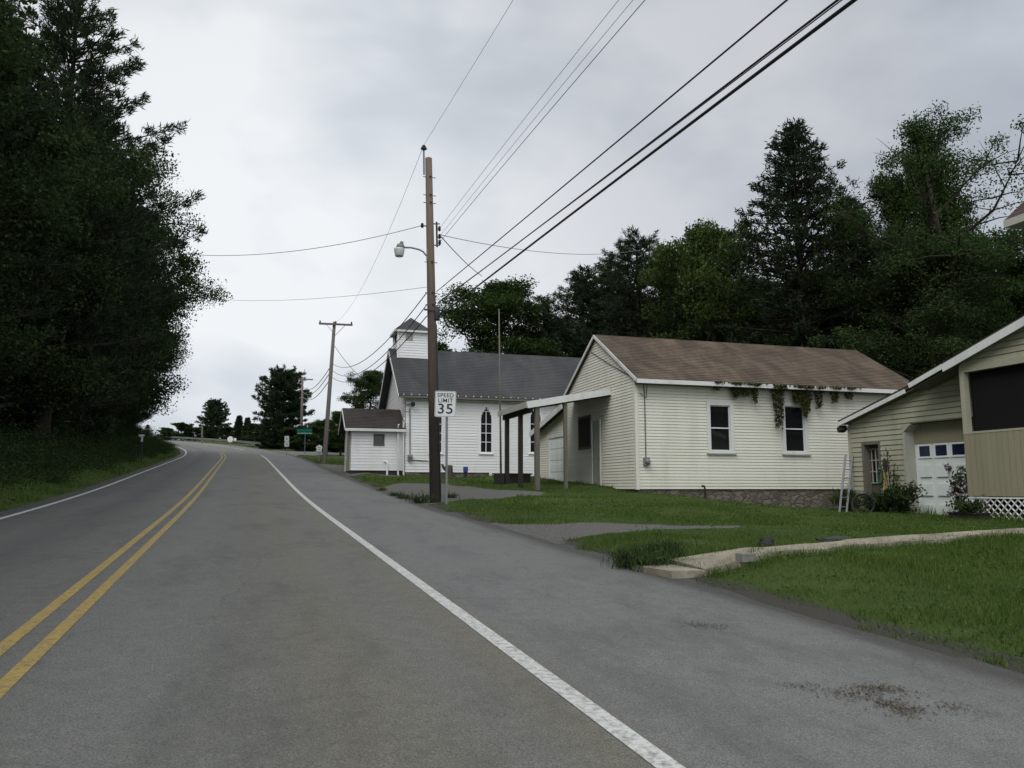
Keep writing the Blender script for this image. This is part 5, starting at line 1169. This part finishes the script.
shrub_obj('bush', 'dense dark weedy bush between the entry door and garage door', gpt(903, GX-.6), .5, .78, 2000, 'leaf_dark', .05, stems=20)
shrub_obj('bush', 'dark weedy bush low in front of the entry door', gpt(878, GX-.7), .5, .55, 1600, 'leaf_dark', .05, stems=16)
shrub_obj('bush', 'small weedy bush at the garage corner below the ladder', gpt(848, GX-.4), .5, .6, 900, 'weed', .05, stems=12)
shrub_obj('climbing_plant', 'thin climbing plant on the tan siding beside the entry door', gpt(893, GX-.14), .26, 1.9, 200, 'leaf_mid', .04, 'plant', stems=5)
rb_ = shrub_obj('flowering_bush', 'flowering bush with dusky pink blooms against the garage door', gpt(961, GX-.55), .26, 1.3, 300, 'leaf_mid', .055, stems=9)
for _ in range(18):
    P = RG.normal(size=(20, 3))*.045+np.array([RG.uniform(-.28, .28), RG.uniform(-.3, .3), RG.uniform(.4, 1.4)])
    me = qmesh('flower', leaves(P, RG.uniform(.02, .045, len(P)), RG, .8, .2)); me.materials.append(M['purple']); link('flower', me, rb_)
shrub_obj('planter_plants', 'dark green plants filling the long planter', Vector((b.x, b.y, b.z)) if False else gpt(969, 16.55)+Vector((0, 0, .13)), .45, .28, 800, 'leaf_dark', .045, 'plant', stems=10)
wd = G(642, 568); shrub_obj('weed_clump', 'tall ragged weed clump at the road edge beside the concrete step', wd, .40, .16, 1500, 'weed', .03, 'weeds', stems=26)
wd = G(655, 560); shrub_obj('weed_clump', 'dark weed clump just behind the concrete step', wd, .42, .17, 1300, 'weed', .03, 'weeds', stems=20)
for x, y, sz, lb in ((381, 491, .24, 'leftmost dark grass tuft on the gravel by the road'), (396, 496, .28, 'middle dark grass tuft on the gravel by the road'), (404, 499, .24, 'dark grass tuft on the gravel nearest the utility pole'), (451, 497, .26, 'dark grass tuft on the gravel right of the utility pole')):
    shrub_obj('grass_tuft', lb, G(x, y+1), sz, .12, 260, 'weed', .026, 'grass tuft', stems=10)
for x, y, lb in ((414, 503, 'weedy patch at the left foot of the near utility pole'), ):
    shrub_obj('weed_clump', lb, G(x+6, y), .5, .2, 500, 'weed', .028, 'weeds', stems=20)
# hanging vines along the front eave of the cream house
for (x0, x1, y1, nn, lb) in ((712, 722, 391, 90, 'short vine wisp left of the left window of the cream house'), (727, 756, 397, 520, 'ragged vine mass under the eave above the left window'), (731, 738, 399, 170, 'short vine strand hanging over the left window head'), (751, 757, 405, 170, 'narrow vine strand hanging right of the left window'), (771, 783, 431, 560, 'longest thick vine hanging left of the right window'),
        (791, 799, 405, 260, 'vine strand over the left part of the right window'), (797, 811, 414, 460, 'bushy vine hanging over the head of the right window'), (801, 806, 423, 200, 'thin vine strand trailing down the right window'), (813, 822, 411, 240, 'vine strand just right of the right window'), (829, 838, 403, 220, 'vine strand left of the tan garage roof'), (715, 858, 388.5, 700, 'long thin fringe of vine creeping along the eave board above both windows'), (843, 852, 400, 200, 'last vine strand beside the tan garage roof')):
    a = PY(x0, 384, HY0-.22); b_ = PY(x1, 384, HY0-.22); zb = PY((x0+x1)/2, y1, HY0-.15).z; zt = HEZ-.03
    nn = int(nn*1.7); tt_ = RG.random(nn)**1.25; cxv = RG.uniform(0, 1, nn); tap = 1-.45*tt_
    X = (a.x+b_.x)/2+(cxv-.5)*(b_.x-a.x)*1.05*tap; Z = zt+(zb-zt)*tt_*(.75+.25*RG.random(nn)); Y = HY0-.20-.12*RG.random(nn)-.13*(tt_ < .1)
    o = plant_mass(np.stack([X, Y, Z], 1)-np.array([(a.x+b_.x)/2, HY0-.25, zb]), RG.uniform(.022, .055, nn), 'hanging_vine', 'vine', lb, 'vine', 'vines hanging from the eave of the cream house', None, .1, .7)
    o.location = ((a.x+b_.x)/2, HY0-.25, zb); WORG[o.name] = Vector(o.location)
    for q in range(3):
        xx = (a.x+b_.x)/2+rnd.uniform(-.3, .3)*(b_.x-a.x); sm = MB(); sm.tube([(xx, HY0-.37, HEZ+.02), (xx+.02, HY0-.40, HEZ-.1), (xx+rnd.uniform(-.04, .04), HY0-.27, zt+(zb-zt)*.45), (xx+rnd.uniform(-.06, .06), HY0-.25, zt+(zb-zt)*rnd.uniform(.7, .95))], [.008, .008, .006, .003], 5); sm.build('stem', M['darkbark'], o)
# leaf litter scraps on the shoulder
def scrap(pts, nn, lb):
    Q = []; gpts = [G(x, y) for x, y in pts]
    nn = int(nn*.5)
    for _ in range(nn):
        i = RG.integers(0, max(1, len(gpts)-1)); t = RG.random(); p = gpts[i].lerp(gpts[min(i+1, len(gpts)-1)], t); x = p.x+RG.normal()*.045*(1+RG.random()); y = p.y+RG.normal()*.045*(1+RG.random()); Q.append((x, y, float(zroad(y))+.005+.006*RG.random()))
    plant_mass(np.array(Q), RG.uniform(.004, .011, nn), 'leaf_litter', 'litter', lb, 'leaf litter', 'dry leaf scraps on the road shoulder', None, 7.0, .7)
scrap([(690, 631), (705, 633), (729, 634)], 420, 'thin brown streak of leaf scraps near the concrete step'); scrap([(803, 694), (822, 699)], 220, 'small brown scrap pile left of the largest litter patch')
scrap([(845, 705), (862, 703), (870, 697), (885, 697), (908, 701)], 1100, 'largest curved brown litter patch on the shoulder'); scrap([(880, 712), (900, 715), (908, 724)], 800, 'brown litter patch just below the largest one'); scrap([(948, 717), (968, 720)], 240, 'rightmost small brown scrap pile on the shoulder')
# ------------------------------------------------------------------ grass blades
def allowed(x, y):
    lat = x-cx(y); ok = lat > 5.08+.12*np.sin(y*2.1)+.1*np.sin(y*5.3)
    for P in GRAVEL+DRIVE: ok &= ~(poly_dist(x, y, P) > -.1+.35*np.sin(x*3+y*2)*.5)
    for P in [PATHP, STEPP]: ok &= ~(poly_dist(x, y, P) > .03)
    for P in BLD: ok &= ~(poly_dist(x, y, P) > -.02)
    ok &= ~((y > 74) & (y < 102))
    bare = np.sin(x*1.9+2*np.sin(y*.9))*np.sin(y*1.6+1.5*np.sin(x*.7+2)); ok &= ~((bare > .86) & (RG.random(len(x)) < .75))
    return ok
GQ = []
def blades(x, y, hh, ww):
    n = len(x); z = gz(x, y)-.01; a = RG.uniform(0, 6.28, n); ln = RG.uniform(.1, .75, n)*hh; b = RG.uniform(0, 6.28, n); P = np.stack([x, y, z], 1)
    s = np.stack([np.cos(a), np.sin(a), np.zeros(n)], 1)*ww[:, None]*.5; tip = P+np.stack([np.cos(b)*ln, np.sin(b)*ln, hh], 1); GQ.append(np.stack([P-s, P+s, tip], 1).reshape(-1, 3))
def scatter(x0, x1, y0, y1, dens, h0, w0, fn=None):
    n = int((x1-x0)*(y1-y0)*dens); x = RG.uniform(x0, x1, n); y = RG.uniform(y0, y1, n); f = x*FW.x+y*FW.y; r_ = x*RT.x+y*RT.y
    k = (f > 3) & (np.abs(r_/np.maximum(f, .1)) < .75); x, y = x[k], y[k]; k = allowed(x, y) if fn is None else fn(x, y); x, y = x[k], y[k]
    cl = .66+.42*np.sin(x*.9+np.sin(y*1.1)*1.5)*np.sin(y*.8+1.1)+.32*np.sin(x*2.7+y*1.9+np.sin(x*1.7))*np.sin(y*2.3+.4*x); hh = h0*RG.uniform(.45, 1.25, len(x))*np.clip(cl, .4, 1.3); tall = RG.random(len(x)) < .012; hh = np.where(tall, hh*2.0, hh)
    blades(x, y, hh, w0*RG.uniform(.6, 1.3, len(x)))
scatter(4, 16, 2, 12, 1500, .085, .010); scatter(4, 22, 12, 20, 650, .085, .015); scatter(3, 24, 20, 34, 240, .09, .024); scatter(2, 24, 34, 50, 110, .09, .036); scatter(2, 9, 50, 74, 60, .10, .05)
def leftok(x, y): lat = x-cx(y); return (lat < -5.3-.15*np.sin(y*1.7)) & (lat > -9.2)
scatter(-16, -3, 6, 40, 260, .15, .020, leftok); scatter(-20, -4, 40, 130, 60, .18, .045, leftok)
# taller ragged edge along path, foundations
def ring(poly, dens, h0, w0, lo, hi):
    poly = np.array(poly); x0, y0 = poly.min(0)-1; x1, y1 = poly.max(0)+1; n = int((x1-x0)*(y1-y0)*dens); x = RG.uniform(x0, x1, n); y = RG.uniform(y0, y1, n); d = poly_dist(x, y, poly); k = (d < hi) & (d > lo) & (x-cx(y) > 5.2); blades(x[k], y[k], h0*RG.uniform(.4, 1.3, k.sum()), np.full(k.sum(), w0))
ring(PATHP, 1000, .11, .012, -.28, .16); ring(STEPP, 900, .12, .012, -.2, .02)
ring(BLD[0], 90, .14, .02, -.3, .0); ring(BLD[1], 220, .26, .026, -.4, .0)
cp = []
for _ in range(170):
    f = RG.uniform(5, 24); a = RG.uniform(0, .66)*f; x0 = FW.x*f+RT.x*a; y0 = FW.y*f+RT.y*a; k = int(RG.integers(20, 110)); r = RG.uniform(.08, .45)
    x = x0+RG.normal(size=k)*r; y = y0+RG.normal(size=k)*r; ok = allowed(x, y); x, y = x[ok], y[ok]
    if len(x): cp.append(np.stack([x, y, gz(x, y)+RG.uniform(.03, .11, len(x))], 1))
cp = np.concatenate(cp); plant_mass(cp, RG.uniform(.010, .022, len(cp)), 'clover', 'clover', None, None, None, 'stuff', 2.0, .75)
me = qmesh('grass', np.concatenate(GQ), 3); me.materials.append(M['grass']); o = link('grass', me, None, (0, 0, 0)); o['kind'] = 'stuff'
print('blades', len(me.polygons))

# ================================================================== SKY, SUN, CAMERA
w = bpy.data.worlds.new('World'); bpy.context.scene.world = w; w.use_nodes = True; nt = w.node_tree; nt.nodes.clear()
out = nt.nodes.new('ShaderNodeOutputWorld'); bg = nt.nodes.new('ShaderNodeBackground'); nt.links.new(bg.outputs[0], out.inputs[0]); bg.inputs[1].default_value = .1
SUN_EL, SUN_AZ = R_(50), R_(228)      # azimuth clockwise from +Y
sky = nt.nodes.new('ShaderNodeTexSky'); sky.sky_type = 'NISHITA'; sky.sun_disc = False; sky.sun_elevation = SUN_EL; sky.sun_rotation = SUN_AZ
tc = nt.nodes.new('ShaderNodeTexCoord'); gen = tc.outputs['Generated']
nm = N(nt, 'ShaderNodeVectorMath', operation='NORMALIZE'); nt.links.new(gen, nm.inputs[0]); dirn = nm.outputs[0]
mp = mapped(nt, dirn, (1.0, 1.0, 1.9))
n1 = noise(nt, mp, 1.7, 4, .5, .4); n2 = noise(nt, mp, 5.0, 4, .5, .3)
f = math_(nt, 'ADD', math_(nt, 'MULTIPLY', n1, .75), math_(nt, 'MULTIPLY', n2, .25))
cl = ramp(nt, f, [(.38, (4.7, 5.1, 5.6)), (.5, (6.1, 6.5, 7.0)), (.62, (8.2, 8.45, 8.7))])
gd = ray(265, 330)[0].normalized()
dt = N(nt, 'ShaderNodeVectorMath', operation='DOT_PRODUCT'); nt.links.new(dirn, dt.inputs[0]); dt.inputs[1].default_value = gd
k = ramp(nt, dt.outputs['Value'], [(.0, 1.95), (.45, 1.5), (.72, .93), (.88, 1.0), (.985, 1.13)])  # sky out of view, overhead and behind, brightened to light the ground
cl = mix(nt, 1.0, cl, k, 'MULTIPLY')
dt2 = N(nt, 'ShaderNodeVectorMath', operation='DOT_PRODUCT'); nt.links.new(dirn, dt2.inputs[0]); dt2.inputs[1].default_value = ray(1000, -40)[0].normalized()
cl = mix(nt, 1.0, cl, ramp(nt, math_(nt, 'ADD', dt2.outputs['Value'], math_(nt, 'MULTIPLY', math_(nt, 'SUBTRACT', n1, .5), .25)), [(.80, (.96, .96, .96)), (.97, (.76, .765, .79))]), 'MULTIPLY')
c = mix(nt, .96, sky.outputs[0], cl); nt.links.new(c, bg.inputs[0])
sl = bpy.data.lights.new('sun', 'SUN'); sl.energy = 1.6; sl.angle = R_(35); sl.color = (1, .97, .93); so_ = bpy.data.objects.new('sun', sl); C.objects.link(so_)
sd = Vector((math.sin(SUN_AZ)*math.cos(SUN_EL), math.cos(SUN_AZ)*math.cos(SUN_EL), math.sin(SUN_EL))); so_.rotation_euler = (-sd).to_track_quat('-Z', 'Y').to_euler(); so_.location = (0, 0, 60)
cam = bpy.data.cameras.new('camera'); cam.sensor_width = 36; cam.lens = FPX/1024*36; cam.clip_end = 3000; cam.clip_start = .05
co_ = bpy.data.objects.new('camera', cam); C.objects.link(co_); co_.location = CAM; co_.rotation_euler = (math.pi/2+PITCH, 0, -YAW); bpy.context.scene.camera = co_
vs2 = bpy.context.scene.view_settings; vs2.view_transform = 'Standard'; vs2.look = 'None'; vs2.exposure = 0.03; vs2.gamma = 1; vs2.use_curve_mapping = False
bpy.context.scene.cycles.max_bounces = 6
